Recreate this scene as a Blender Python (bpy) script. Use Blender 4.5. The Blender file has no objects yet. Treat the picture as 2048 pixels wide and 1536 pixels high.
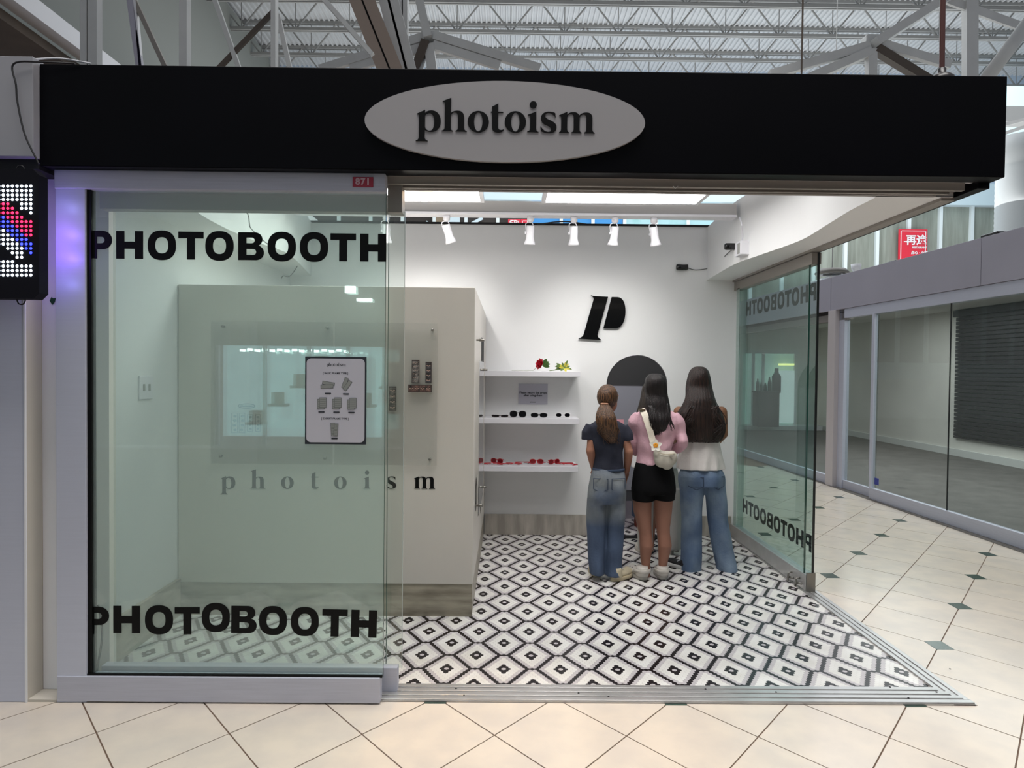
import bpy, bmesh, math, random
from mathutils import Vector, Matrix
random.seed(7)
PI = math.pi
SC = bpy.context.scene
COL = SC.collection

# ------------------------------------------------------------ camera
FP = 1380.0
_d = Vector((-9/FP, 28/FP, -1)).normalized()
_x = Vector((math.cos(.010), -math.sin(.010), 0)); _x = (_x - _d*_x.dot(_d)).normalized()
_z = _x.cross(_d)
CM = Matrix((_x, _d, _z))            # camera space -> world
CO = Vector((0, 0, 1.6))
cam = bpy.data.cameras.new('camera'); camo = bpy.data.objects.new('camera', cam); COL.objects.link(camo)
camo.matrix_world = Matrix.Translation(CO) @ CM.to_4x4()
cam.sensor_width = 36; cam.lens = 36*FP/2048; cam.clip_start = .05; cam.clip_end = 200
SC.camera = camo
def _ray(px, py): return CM @ Vector(((px-1024)/FP, (768-py)/FP, -1))
def W(px, py, Y): r = _ray(px, py); return CO + r*(Y/r.y)          # on the plane y = Y
def F(px, py, z=0.): r = _ray(px, py); return CO + r*((z-1.6)/r.z)  # on the plane z
def S(px, py, X): r = _ray(px, py); return CO + r*(X/r.x)          # on the plane x = X

# ------------------------------------------------------------ world, exposure
wd = bpy.data.worlds.new('world'); SC.world = wd; wd.use_nodes = True
bg = wd.node_tree.nodes['Background']; bg.inputs[0].default_value = (.84, .87, .95, 1); bg.inputs[1].default_value = .30
SC.view_settings.view_transform = 'Standard'; SC.view_settings.look = 'None'
SC.view_settings.gamma = 1; SC.view_settings.use_curve_mapping = False; SC.view_settings.exposure = 0.0

def light(name, kind, loc, power, color=(1, 1, 1), size=1, size_y=None, target=None, spot=60, blend=.6, spread=None):
    l = bpy.data.lights.new(name, kind); l.energy = power; l.color = color
    if kind == 'AREA':
        l.shape = 'RECTANGLE'; l.size = size; l.size_y = size_y or size
    elif kind == 'SPOT':
        l.spot_size = math.radians(spot); l.spot_blend = blend; l.shadow_soft_size = size
    else: l.shadow_soft_size = size
    if spread: l.spread = math.radians(spread)
    o = bpy.data.objects.new(name, l); COL.objects.link(o); o.location = loc
    if target is not None:
        o.rotation_euler = (Vector(target)-Vector(loc)).to_track_quat('-Z', 'Y').to_euler()
    o['label'] = name.replace('_', ' '); o['category'] = 'light'
    return o
# overhead mall light, roof deck fill and rows of shop ceiling light
light('mall_light_front', 'AREA', (.6, 1.9, 7.6), 140, (1, .965, .93), 7, 2.2, spread=90)
light('mall_light_corridor', 'AREA', (3.5, 8.5, 7.6), 62, (1, .97, .95), 2.0, 8, spread=110)
light('hall_light', 'AREA', (6, 19, 10.9), 1150, (.96, .985, 1), 18, 9)
light('roof_bounce_fill', 'AREA', (4, 19, 5.0), 1050, (1, .985, .96), 24, 9, target=(4, 19.5, 12))  # unseen upward fill, added to brighten the roof deck
light('shop_front_light', 'AREA', (.0, 4.37, 2.95), 15, (1, .98, .96), 3.4, .4)
light('warm_downlight', 'SPOT', (-.455, 3.72, 2.485), 50, (1, .60, .25), .03, target=(-.15, 2.75, 0), spot=58, blend=.8)

# ------------------------------------------------------------ materials
def srgb(c):
    return tuple(((v/255)/12.92 if v/255 <= .04045 else ((v/255+.055)/1.055)**2.4) for v in c)
MATS = {}
def mat(name, rgb, rough=.5, metal=0., emit=None, estr=0., noise=0., nscale=6., bump=0., bscale=60., coat=0., spec=.5, stretch=None, rgb2=None, lo=.35, hi=.65, trans=0., alpha=None):
    if name in MATS: return MATS[name]
    m = bpy.data.materials.new(name); m.use_nodes = True; nt = m.node_tree; N = nt.nodes; L = nt.links
    b = N['Principled BSDF']; c = srgb(rgb)
    b.inputs['Base Color'].default_value = (*c, 1); b.inputs['Roughness'].default_value = rough
    b.inputs['Metallic'].default_value = metal; b.inputs['Coat Weight'].default_value = coat
    b.inputs['Specular IOR Level'].default_value = spec
    if emit: b.inputs['Emission Color'].default_value = (*srgb(emit), 1); b.inputs['Emission Strength'].default_value = estr
    tc = N.new('ShaderNodeTexCoord'); mp = N.new('ShaderNodeMapping'); L.new(tc.outputs['Object'], mp.inputs[0])
    if stretch: mp.inputs['Scale'].default_value = stretch
    if noise or rgb2:
        n = N.new('ShaderNodeTexNoise'); n.inputs['Scale'].default_value = nscale; n.inputs['Detail'].default_value = 6
        L.new(mp.outputs[0], n.inputs['Vector'])
        r = N.new('ShaderNodeMapRange'); L.new(n.outputs['Fac'], r.inputs[0]); r.inputs[1].default_value = lo; r.inputs[2].default_value = hi
        mx = N.new('ShaderNodeMix'); mx.data_type = 'RGBA'; L.new(r.outputs[0], mx.inputs['Factor'])
        mx.inputs['A'].default_value = (*c, 1)
        c2 = srgb(rgb2) if rgb2 else tuple(v*(1-noise) for v in c)
        mx.inputs['B'].default_value = (*c2, 1); L.new(mx.outputs['Result'], b.inputs['Base Color'])
    if bump:
        n2 = N.new('ShaderNodeTexNoise'); n2.inputs['Scale'].default_value = bscale; n2.inputs['Detail'].default_value = 4
        L.new(mp.outputs[0], n2.inputs['Vector'])
        bp = N.new('ShaderNodeBump'); bp.inputs['Strength'].default_value = bump; bp.inputs['Distance'].default_value = .01
        L.new(n2.outputs['Fac'], bp.inputs['Height']); L.new(bp.outputs[0], b.inputs['Normal'])
    MATS[name] = m; return m
def glass(name, tint, refl=1.0, haze=0.0, hz=(1, 1, 1), fk=1.8):
    m = bpy.data.materials.new(name); m.use_nodes = True; nt = m.node_tree; N = nt.nodes; L = nt.links
    for n in list(N): N.remove(n)
    out = N.new('ShaderNodeOutputMaterial'); t = N.new('ShaderNodeBsdfTransparent'); t.inputs[0].default_value = (*tint, 1)
    g = N.new('ShaderNodeBsdfGlossy'); g.inputs['Roughness'].default_value = .0; g.inputs[0].default_value = (refl, refl, refl, 1)
    fr = N.new('ShaderNodeFresnel'); fr.inputs[0].default_value = 1.5
    ge = N.new('ShaderNodeNewGeometry'); inv = N.new('ShaderNodeMath'); inv.operation = 'SUBTRACT'; inv.inputs[0].default_value = 1; L.new(ge.outputs['Backfacing'], inv.inputs[1])
    mu = N.new('ShaderNodeMath'); mu.operation = 'MULTIPLY'; mu.use_clamp = True; L.new(fr.outputs[0], mu.inputs[0]); L.new(inv.outputs[0], mu.inputs[1])
    mu2 = N.new('ShaderNodeMath'); mu2.operation = 'MULTIPLY'; mu2.use_clamp = True; mu2.inputs[1].default_value = fk; L.new(mu.outputs[0], mu2.inputs[0])
    mx = N.new('ShaderNodeMixShader'); L.new(mu2.outputs[0], mx.inputs[0]); L.new(t.outputs[0], mx.inputs[1]); L.new(g.outputs[0], mx.inputs[2])
    last = mx
    if haze:
        df = N.new('ShaderNodeBsdfDiffuse'); df.inputs[0].default_value = (*hz, 1)
        m2 = N.new('ShaderNodeMixShader'); m2.inputs[0].default_value = haze
        L.new(mx.outputs[0], m2.inputs[1]); L.new(df.outputs[0], m2.inputs[2]); last = m2
    L.new(last.outputs[0], out.inputs[0]); MATS[name] = m; return m
M_WALL = mat('white_wall_paint', (232, 233, 233), .6, bump=.04, bscale=120)
M_BOOTH = mat('booth_white_laminate', (214, 209, 201), .38, noise=.04, nscale=2)
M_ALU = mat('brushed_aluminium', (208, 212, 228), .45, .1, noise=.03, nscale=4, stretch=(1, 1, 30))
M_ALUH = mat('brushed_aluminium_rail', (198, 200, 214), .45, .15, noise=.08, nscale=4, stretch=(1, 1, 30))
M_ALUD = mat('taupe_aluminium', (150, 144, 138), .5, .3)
M_ALUB = mat('bright_track_aluminium', (206, 205, 204), .28, .65, noise=.12, nscale=9)
M_DARK = mat('dark_gap', (22, 22, 24), .7)
M_BLACK = mat('gloss_black', (9, 9, 10), .12, coat=.4)
M_SIGN = mat('black_sign_panel', (4, 4, 9), .38, noise=.3, nscale=3, spec=.12)
M_OVAL = mat('white_oval_board', (172, 170, 172), .6, spec=.2)
M_VINYL = mat('black_vinyl', (7, 7, 8), .5, spec=.2)
M_GROUT = mat('mall_grout', (112, 90, 74), .8)
M_TILE = mat('beige_porcelain', (224, 212, 196), .20, noise=.10, nscale=5, rgb2=(212, 202, 190), bump=.03, bscale=200, spec=.45)
M_GREEN = mat('green_inset', (66, 86, 76), .18, noise=.25, nscale=30)
M_HW = mat('mosaic_white', (240, 239, 235), .20, noise=.05, nscale=7, rgb2=(228, 226, 220))
M_HG = mat('mosaic_grey', (206, 201, 203), .24, noise=.1, nscale=30)
M_HB = mat('mosaic_black', (30, 24, 26), .25)
M_HGR = mat('mosaic_grout', (205, 202, 196), .8)
M_STONE = mat('grey_stone_base', (176, 168, 150), .35, rgb2=(122, 114, 100), nscale=3.5, stretch=(1, 1, 5), lo=.35, hi=.7)
M_STONEV = mat('grey_stone_base_back', (156, 150, 141), .3, rgb2=(192, 186, 176), nscale=4, stretch=(3, 1, .6), lo=.4, hi=.7)
M_SHELF = mat('white_shelf', (226, 226, 231), .35)
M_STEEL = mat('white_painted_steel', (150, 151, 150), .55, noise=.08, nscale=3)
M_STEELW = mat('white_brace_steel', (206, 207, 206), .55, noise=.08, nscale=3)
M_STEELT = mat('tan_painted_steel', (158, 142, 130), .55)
M_STEELD = mat('dark_bronze_steel', (84, 74, 66), .6)  # brown steel, one even dark tone
M_DECK = mat('white_roof_deck', (196, 200, 203), .6)
M_LAV = mat('lavender_grey_panel', (180, 178, 192), .45, noise=.05, nscale=2)
M_GREY = mat('grey_wall_paint', (160, 162, 158), .7)
M_PANEL = mat('led_panel_diffuser', (255, 255, 255), .5, emit=(255, 252, 250), estr=9.6)
M_CHROME = mat('steel_standoff', (140, 138, 132), .3, .9)
M_GLASSF = glass('green_front_glass', (.92, .980, .96), 1.0, .15, (.80, .96, .94))  # pale diffuse haze stands in for the mall reflected in the pane
M_GLASSR = glass('green_side_glass', (.76, .86, .84), .85, .015, (.6, .75, .72), 1.0)
M_GLASSM = glass('mall_window_glass', (.78, .82, .81), .6, .04, (.6, .7, .7), 1.3)
M_GEDGE = mat('green_glass_edge', (40, 78, 68), .1, coat=1)
M_ACR = glass('clear_acrylic', (.97, .975, .97), .9, .03)

# ------------------------------------------------------------ mesh helpers
ORG = {}
def add(name, V, Fc, m=None, parent=None, smooth=False, mi=None, auto=None):
    o3 = ORG.get(parent.name, Vector()) if parent else Vector()
    me = bpy.data.meshes.new(name)
    me.from_pydata([(v[0]-o3.x, v[1]-o3.y, v[2]-o3.z) for v in V], [], Fc); me.update()
    for x in (m if isinstance(m, (list, tuple)) else [m]):
        if x: me.materials.append(x)
    if mi: me.polygons.foreach_set('material_index', mi)
    if smooth: me.shade_smooth() if hasattr(me, 'shade_smooth') else me.polygons.foreach_set('use_smooth', [True]*len(me.polygons))
    o = bpy.data.objects.new(name, me); COL.objects.link(o)
    if parent: o.parent = parent; ORG[o.name] = o3
    else: ORG[o.name] = Vector()
    return o
def root(name, label, cat, loc=(0, 0, 0), group=None):
    o = bpy.data.objects.new(name, None); COL.objects.link(o); o.location = loc; o.empty_display_size = .05
    ORG[o.name] = Vector(loc); return tag(o, label, cat, group)
def tag(o, label=None, cat=None, group=None, kind=None):
    if label: o['label'] = label
    if cat: o['category'] = cat
    if group: o['group'] = group
    if kind: o['kind'] = kind
    return o
def bx(x0, x1, y0, y1, z0, z1):
    V = [(x, y, z) for x in (x0, x1) for y in (y0, y1) for z in (z0, z1)]
    Q = [(0, 1, 3, 2), (4, 6, 7, 5), (0, 4, 5, 1), (2, 3, 7, 6), (0, 2, 6, 4), (1, 5, 7, 3)]
    return V, Q
def join(*ps):
    V, Q = [], []
    for v, q in ps:
        n = len(V); V += list(v); Q += [tuple(i+n for i in f) for f in q]
    return V, Q
def bev(vq, w, seg=2):
    bm = bmesh.new(); vs = [bm.verts.new(v) for v in vq[0]]
    for f in vq[1]: bm.faces.new([vs[i] for i in f])
    bmesh.ops.recalc_face_normals(bm, faces=bm.faces)
    bmesh.ops.bevel(bm, geom=bm.edges[:], offset=w, segments=seg, affect='EDGES', profile=.5)
    bm.verts.index_update()
    r = ([v.co[:] for v in bm.verts], [tuple(v.index for v in f.verts) for f in bm.faces]); bm.free(); return r
def box(name, x0, x1, y0, y1, z0, z1, m, parent=None, b=0., smooth=False):
    vq = bx(min(x0, x1), max(x0, x1), min(y0, y1), max(y0, y1), min(z0, z1), max(z0, z1))
    if b: vq = bev(vq, b)
    return add(name, vq[0], vq[1], m, parent, smooth)
def beam_vq(a, b, w, h, up=Vector((0, 0, 1))):
    a = Vector(a); b = Vector(b); d = (b-a).normalized()
    if abs(d.dot(up)) > .98: up = Vector((0, 1, 0))
    s = d.cross(up).normalized(); u = s.cross(d).normalized(); V = []
    for p in (a, b):
        for i, j in ((-1, -1), (1, -1), (1, 1), (-1, 1)): V.append(p+s*(i*w/2)+u*(j*h/2))
    return V, [(3, 2, 1, 0), (4, 5, 6, 7), (0, 1, 5, 4), (1, 2, 6, 5), (2, 3, 7, 6), (3, 0, 4, 7)]
def tube(pts, rad, seg=8, closed_ends=True, flat=1.):
    pts = [Vector(p) for p in pts]; n = len(pts)
    rads = list(rad) if isinstance(rad, (list, tuple)) else [rad]*n
    V, Q = [], []; prev = None
    for i, p in enumerate(pts):
        d = (pts[min(i+1, n-1)]-pts[max(i-1, 0)]).normalized()
        if prev is None:
            s = d.cross(Vector((0, 0, 1)))
            if s.length < .05: s = d.cross(Vector((0, 1, 0)))
        else: s = prev - d*prev.dot(d)
        s.normalize(); prev = s; u = d.cross(s).normalized()
        for k in range(seg):
            t = 2*PI*k/seg; V.append(p+s*(math.cos(t)*rads[i])+u*(math.sin(t)*rads[i]*flat))
    for i in range(n-1):
        for k in range(seg):
            a = i*seg+k; b = i*seg+(k+1) % seg; Q.append((a, b, b+seg, a+seg))
    if closed_ends: Q.append(tuple(range(seg))[::-1]); Q.append(tuple(range((n-1)*seg, n*seg)))
    return V, Q
def smoothpath(pts, k=6):
    P = [Vector(p) for p in pts]; P = [P[0]]+P+[P[-1]]; o = []
    for i in range(1, len(P)-2):
        for j in range(k):
            t = j/k; a, b, c, d = P[i-1], P[i], P[i+1], P[i+2]
            o.append(.5*((2*b)+(c-a)*t+(2*a-5*b+4*c-d)*t*t+(3*b-a-3*c+d)*t**3))
    o.append(P[-2]); return o
def lathe(prof, c, axis='z', seg=24):
    V, Q = [], []; n = len(prof); c = Vector(c)
    for k in range(seg):
        t = 2*PI*k/seg
        for r, h in prof:
            if axis == 'z': V.append(c+Vector((r*math.cos(t), r*math.sin(t), h)))
            elif axis == 'y': V.append(c+Vector((r*math.cos(t), h, r*math.sin(t))))
            else: V.append(c+Vector((h, r*math.cos(t), r*math.sin(t))))
    for k in range(seg):
        for i in range(n-1):
            a = k*n+i; b = ((k+1) % seg)*n+i; Q.append((a, b, b+1, a+1))
    return V, Q
def prism(pts, fn, d0, d1):
    """closed 2-D polygon (list of (u,v)) extruded; fn(u,v,d)->xyz"""
    n = len(pts); V = [fn(u, v, d0) for u, v in pts]+[fn(u, v, d1) for u, v in pts]
    return V, [tuple(range(n))[::-1], tuple(range(n, 2*n))]+[(i, (i+1) % n, n+(i+1) % n, n+i) for i in range(n)]
def curve_mesh(loops, depth, bevel=0):
    cu = bpy.data.curves.new('t', 'CURVE'); cu.dimensions = '2D'; cu.fill_mode = 'BOTH'; cu.extrude = depth/2
    for lp in loops:
        s = cu.splines.new('POLY'); s.points.add(len(lp)-1); s.use_cyclic_u = True
        for i, p in enumerate(lp): s.points[i].co = (p[0], p[1], 0, 1)
    return _conv(cu)
def _conv(cu):
    o = bpy.data.objects.new('t', cu); COL.objects.link(o)
    dg = bpy.context.evaluated_depsgraph_get(); ev = o.evaluated_get(dg); me = ev.to_mesh()
    V = [v.co.copy() for v in me.vertices]; Q = [tuple(p.vertices) for p in me.polygons]
    ev.to_mesh_clear(); bpy.data.objects.remove(o); bpy.data.curves.remove(cu); return V, Q
def text_vq(s, size, depth=.001, off=0., space=1.):
    cu = bpy.data.curves.new('t', 'FONT'); cu.body = s; cu.size = size; cu.extrude = depth/2; cu.offset = off
    cu.align_x = 'CENTER'; cu.align_y = 'CENTER'; cu.space_character = space; cu.resolution_u = 3
    return _conv(cu)
def place(vq, O, R=(1, 0, 0), U=(0, 0, 1)):
    O = Vector(O); R = Vector(R); U = Vector(U); N = R.cross(U)
    return [O+R*v[0]+U*v[1]+N*v[2] for v in vq[0]], vq[1]

# ------------------------------------------------------------ glyphs
def path(s, fx, fy):
    tk = s.replace(',', ' ').split(); loops = []; cur = None; i = 0; cmd = None
    def pt(k): return (fx(float(tk[k])), fy(float(tk[k+1])))
    while i < len(tk):
        if tk[i].isalpha(): cmd = tk[i]; i += 1
        if cmd == 'M': cur = [pt(i)]; loops.append(cur); i += 2
        elif cmd == 'L': cur.append(pt(i)); i += 2
        elif cmd == 'C':
            a = cur[-1]; b, c, d = pt(i), pt(i+2), pt(i+4); i += 6
            for k in range(1, 9):
                t = k/8; u = 1-t
                cur.append(tuple(u**3*a[q]+3*u*u*t*b[q]+3*u*t*t*c[q]+t**3*d[q] for q in (0, 1)))
    return loops
def ell(cx, cy, rx, ry, n=36): return [(cx+rx*math.cos(2*PI*k/n), cy+ry*math.sin(2*PI*k/n)) for k in range(n)]
SER = {
 'p': ('M 75 257 L 160 217 L 160 250 C 175 232 200 222 228 222 C 290 222 328 270 328 335 C 328 405 285 448 225 448 C 195 448 172 440 158 425 L 158 500 C 158 525 170 538 190 543 L 190 548 L 62 548 L 62 543 C 85 538 95 525 95 500 L 95 278 C 95 266 90 261 75 262 M 160 275 C 172 258 188 250 205 250 C 240 250 258 285 258 340 C 258 400 243 437 212 437 C 185 437 160 420 160 385', 442),
 'h': ('M 350 125 L 440 90 L 438 250 C 455 232 485 225 512 225 C 560 225 580 255 580 295 L 580 400 C 580 425 590 435 610 440 L 610 445 L 487 442 L 487 438 C 508 433 515 422 515 400 L 515 300 C 515 262 505 240 480 240 C 462 240 445 252 438 275 L 438 400 C 438 425 445 435 462 438 L 462 442 L 342 441 L 342 437 C 365 432 373 422 373 400 L 373 150 C 373 133 368 128 350 130', 442),
 't': ('M 883 185 L 948 150 L 948 237 L 1002 239 L 1002 247 L 948 247 L 948 395 C 948 420 960 430 980 430 C 995 430 1005 425 1012 418 C 1008 438 985 457 950 457 C 905 457 883 435 883 395 L 883 246 L 870 245 L 870 237 L 883 237', 450),
 'i': ('M 1268 270 L 1358 235 L 1358 410 C 1358 435 1365 447 1385 450 L 1385 454 L 1262 452 L 1262 448 C 1285 444 1293 432 1293 410 L 1293 290 C 1293 277 1288 272 1268 274', 452),
 's': ('M 1568 300 C 1550 270 1520 248 1492 248 C 1468 248 1455 262 1455 280 C 1455 305 1480 315 1515 330 C 1560 350 1578 372 1578 402 C 1578 440 1548 462 1500 462 C 1462 462 1435 455 1412 443 L 1404 395 L 1410 395 C 1430 430 1460 450 1488 450 C 1510 450 1518 440 1518 425 C 1518 402 1498 392 1465 378 C 1425 360 1410 338 1410 305 C 1410 262 1445 237 1495 237 C 1522 237 1545 242 1562 250', 457),
 'm': ('M 1605 275 L 1692 238 L 1692 268 C 1708 248 1735 240 1760 240 C 1790 240 1812 255 1820 275 C 1840 252 1868 243 1900 243 C 1945 243 1962 270 1962 310 L 1962 415 C 1962 438 1970 452 1988 458 L 1988 463 L 1875 461 L 1875 456 C 1893 452 1898 440 1898 415 L 1898 315 C 1898 278 1890 262 1868 262 C 1850 262 1832 275 1825 298 L 1825 415 C 1825 440 1830 450 1847 456 L 1847 461 L 1738 460 L 1738 455 C 1757 450 1762 438 1762 415 L 1762 310 C 1762 275 1755 258 1733 258 C 1715 258 1698 270 1692 295 L 1692 415 C 1692 440 1700 452 1715 456 L 1715 460 L 1605 459 L 1605 455 C 1622 450 1628 438 1628 415 L 1628 298 C 1628 285 1623 280 1605 280', 458)}
def serif(ch, c0, s):
    """loops of a serif letter, its left edge at 0, baseline 0, s metres per trace pixel"""
    if ch == 'o': return [ell(114*s, 105*s, 114*s, 114*s), ell(114*s, 105*s, 45*s, 102*s)]
    d, base = SER[ch]; lp = path(d, lambda x: x*s, lambda y: (base-y)*s)
    if ch == 'i': lp.append(ell(1325*s, (base-163)*s, 38*s, 38*s, 24))
    mn = min(p[0] for l in lp for p in l)
    return [[(x-mn, y) for x, y in l] for l in lp]
def rr(x0, x1, y0, y1, r, n=6, corners='all'):
    o = []
    for cx, cy, a in ((x1-r, y1-r, 0), (x0+r, y1-r, 90), (x0+r, y0+r, 180), (x1-r, y0+r, 270)):
        for k in range(n+1):
            t = math.radians(a+90*k/n); o.append((cx+r*math.cos(t), cy+r*math.sin(t)))
    return o
def sup(cx, cy, rx, ry, e=2.35, n=44):
    o = []
    for k in range(n):
        t = 2*PI*k/n; c, s = math.cos(t), math.sin(t)
        o.append((cx+rx*math.copysign(abs(c)**(2/e), c), cy+ry*math.copysign(abs(s)**(2/e), s)))
    return o
def dshape(x0, x1, y0, y1):
    r = (y1-y0)/2; cx = x1-r*1.05; o = [(x0, y0), (cx, y0)]
    for k in range(1, 14):
        t = math.radians(-90+180*k/14); o.append((cx+(x1-cx)*math.cos(t), (y0+y1)/2+r*math.sin(t)))
    return o+[(cx, y1), (x0, y1)]
def sans(ch, w):
    st = .30
    if ch == 'H': return [[(0, 0), (st, 0), (st, .36), (w-st, .36), (w-st, 0), (w, 0), (w, 1), (w-st, 1), (w-st, .62), (st, .62), (st, 1), (0, 1)]]
    if ch == 'T': return [[((w-.29)/2, 0), ((w+.29)/2, 0), ((w+.29)/2, .76), (w, .76), (w, 1), (0, 1), (0, .76), ((w-.29)/2, .76)]]
    if ch == 'O': return [sup(w/2, .5, w/2, .535), sup(w/2, .5, w/2-.275, .29)]
    if ch == 'P': return [[(0, 0), (st, 0), (st, .33)]+dshape(st, w, .33, 1)[1:-1]+[(0, 1)], dshape(st, w-.27, .55, .78)]
    if ch == 'B':
        a = dshape(0, w, 0, .55)[:-3]; b = dshape(0, w*.94, .50, 1)[3:]
        return [a+[(w*.80, .525)]+b, dshape(st, w-.28, .19, .40), dshape(st, w*.94-.28, .61, .81)]
PB = list(zip('PHOTOBOOTH', (0, .98, 2.11, 3.21, 4.18, 5.36, 6.42, 7.58, 8.68, 9.75), (.84, .97, 1.02, .91, 1.02, .93, 1.02, 1.02, .92, .94)))
# ============================================================ MALL FLOOR
fl = add('floor', *bx(-9, 4.72, -7, 26, -.30, -.004), M_GROUT); tag(fl, 'beige mall floor of large diagonal tiles with small green insets', 'floor', kind='structure')
AX, BY, GX, GY = .2895, .345, .054, .064; OX, OY = -.331, 3.336
def inside_shop(x, y): return -2.16 < x < 2.285 and y > 3.287
tri = {}
def clip_poly(P, keep):   # Sutherland-Hodgman against half-planes (a,b,c): a x + b y <= c
    for a, b, c in keep:
        Q = []
        for i in range(len(P)):
            p, q = P[i], P[(i+1) % len(P)]; dp = a*p[0]+b*p[1]-c; dq = a*q[0]+b*q[1]-c
            if dp <= 0: Q.append(p)
            if (dp < 0 < dq) or (dq < 0 < dp):
                t = dp/(dp-dq); Q.append((p[0]+(q[0]-p[0])*t, p[1]+(q[1]-p[1])*t))
        P = Q
        if len(P) < 3: return []
    return P
def put_tile(nm, poly, m, top):
    n = len(poly); V = [(x, y, top) for x, y in poly]+[(x, y, top-.006) for x, y in poly]
    add(nm, V, [tuple(range(n))]+[(i, n+i, n+(i+1) % n, (i+1) % n) for i in range(n)], m, fl)
def shrink(P, g):
    cx = sum(p[0] for p in P)/len(P); cy = sum(p[1] for p in P)/len(P); r = max(math.hypot(p[0]-cx, p[1]-cy) for p in P)
    k = 1-g/(r*.7); return [(cx+(x-cx)*k, cy+(y-cy)*k) for x, y in P]
SIDE = [(4.735, 6.253), (4.597, 9.816)]
def regions(P):
    out = []
    a, b = SIDE; nx, ny = (b[1]-a[1]), -(b[0]-a[0]); c = nx*a[0]+ny*a[1]
    out.append(clip_poly(P, [(0, 1, 3.287)]))
    out.append(clip_poly(P, [(-1, 0, -2.29), (0, -1, -3.287), (nx, ny, c+.05)]))
    return [q for q in out if len(q) > 2]
nt = 0
for i in range(-14, 26):
    for j in range(-6, 28):
        x, y = OX+i*AX, OY+j*BY
        if y < 1.7 or y > 11.8 or x < -3.1-.3*(y < 0) or x > 5.0: continue
        if (i+j) % 2:
            if i % 2 == 0:
                P = [(x+AX, y), (x, y+BY), (x-AX, y), (x, y-BY)]
                keep = [(0, 1, y+BY-GY)] if ((i+j+1)//2) % 2 == 0 else [(0, -1, -(y-BY+GY))]
            else:
                P = [(x+AX, y), (x, y+BY), (x-AX, y), (x, y-BY)]
                keep = [(1, 0, x+AX-GX)] if ((i+1+j)//2) % 2 == 0 else [(-1, 0, -(x-AX+GX))]
            for q in regions(clip_poly(shrink(P, .0035), keep)): put_tile('floor_tile', q, M_TILE, .0 + random.uniform(-.0004, .0004)); nt += 1
        elif i % 2 == 0 and ((i+j)//2) % 2 == 0:
            for q in regions([(x-GX, y-GY), (x+GX, y-GY), (x+GX, y+GY), (x-GX, y+GY)]): put_tile('green_inset', shrink(q, .002), M_GREEN, .0005)
# ============================================================ SHOP FLOOR mosaic
sf = add('floor_shop', *bx(-2.11, 2.19, 3.30, 7.6, -.004, .0005), M_HGR); tag(sf, 'black white and grey hexagon mosaic floor of the shop', 'floor', kind='structure')
HW, HP = .0254, .0220; FX, FY = -.005, 3.655
V = []; Q = []; mi = []
rad = [(HW*.5*.965/math.cos(PI/6)*math.cos(PI/2+k*PI/3), HW*.5*.965/math.cos(PI/6)*math.sin(PI/2+k*PI/3)) for k in range(6)]
for r in range(-10, 180):
    y = FY+r*HP
    if y < 3.475 or y > 7.45: continue
    for c in range(-90, 100):
        x2 = 2*c+(r % 2)
        x = FX+x2*HW/2
        if x < -2.09 or x > 2.17: continue
        if y > 4.45 and x < -.235: continue
        if y > 6.68 and (x < .8 or x > 1.8): continue
        best = None
        a, b = x2/2, r
        for p, q in ((0, 0), (6, 8)):
            ux = (a-p+6) % 12-6; uy = (b-q+8) % 16-8; s = abs(ux)+abs(uy)/2
            if best is None or s < best[0]: best = (s, abs(ux), abs(uy))
        s, ux, uy = best
        k = 2 if s in (1, 5, 5.5, 6) or (ux == 0 and uy == 8) else 1 if s in (4, 4.5, 0) else 0
        n = len(V)
        V += [(x+px, y+py, .003) for px, py in rad]+[(x+px*1.04, y+py*1.04, .0005) for px, py in rad]
        Q.append(tuple(range(n, n+6))); mi.append(k)
        for e in range(6): Q.append((n+e, n+6+e, n+6+(e+1) % 6, n+(e+1) % 6)); mi.append(k)
tag(add('mosaic', V, Q, [M_HW, M_HG, M_HB], sf, mi=mi), kind='stuff')
# threshold tracks
tr = add('trim_1', *bx(-.62, 2.28, 3.29, 3.47, -.01, .006), M_ALUB); tag(tr, 'aluminium sliding door track across the shop opening', 'track', kind='structure')
for y in (3.29, 3.334, 3.378, 3.422): box('track_rail', -.62, 2.28-(y-3.29)*.6, y+.004, y+.036, .006, .0125, M_ALUB, tr, .002)
tr2 = add('trim_2', *bx(2.175, 2.285, 3.29, 6.7, -.01, .005), M_ALUB); tag(tr2, 'aluminium track along the open right side of the shop', 'track', kind='structure')
for x in (2.178, 2.214, 2.250): box('track_rail', x, x+.026, 3.30+(2.28-x)*.9, 6.68, .005, .012, M_ALUB, tr2, .002)
for px, py in ((912, 1377), (1157, 1386), (928, 1391), (1217, 1393), (1411, 1378), (1552, 1384), (1900, 1338), (1780, 1374), (1873, 1384), (1817, 1396)):
    p = F(px, py, .013)
    if p.y > 3.3: add('screw_head', *lathe([(0, .003), (.004, .0025), (.0055, 0)], (p.x, p.y, .0125), seg=10), M_DARK, tr)
# ============================================================ SHOP SHELL
ax, ar, az = 1.259, .297, 1.462
def arch_pts(r, n=20): return [(ax+r*math.cos(PI*k/n), az+r*math.sin(PI*k/n)) for k in range(n+1)]
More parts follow.
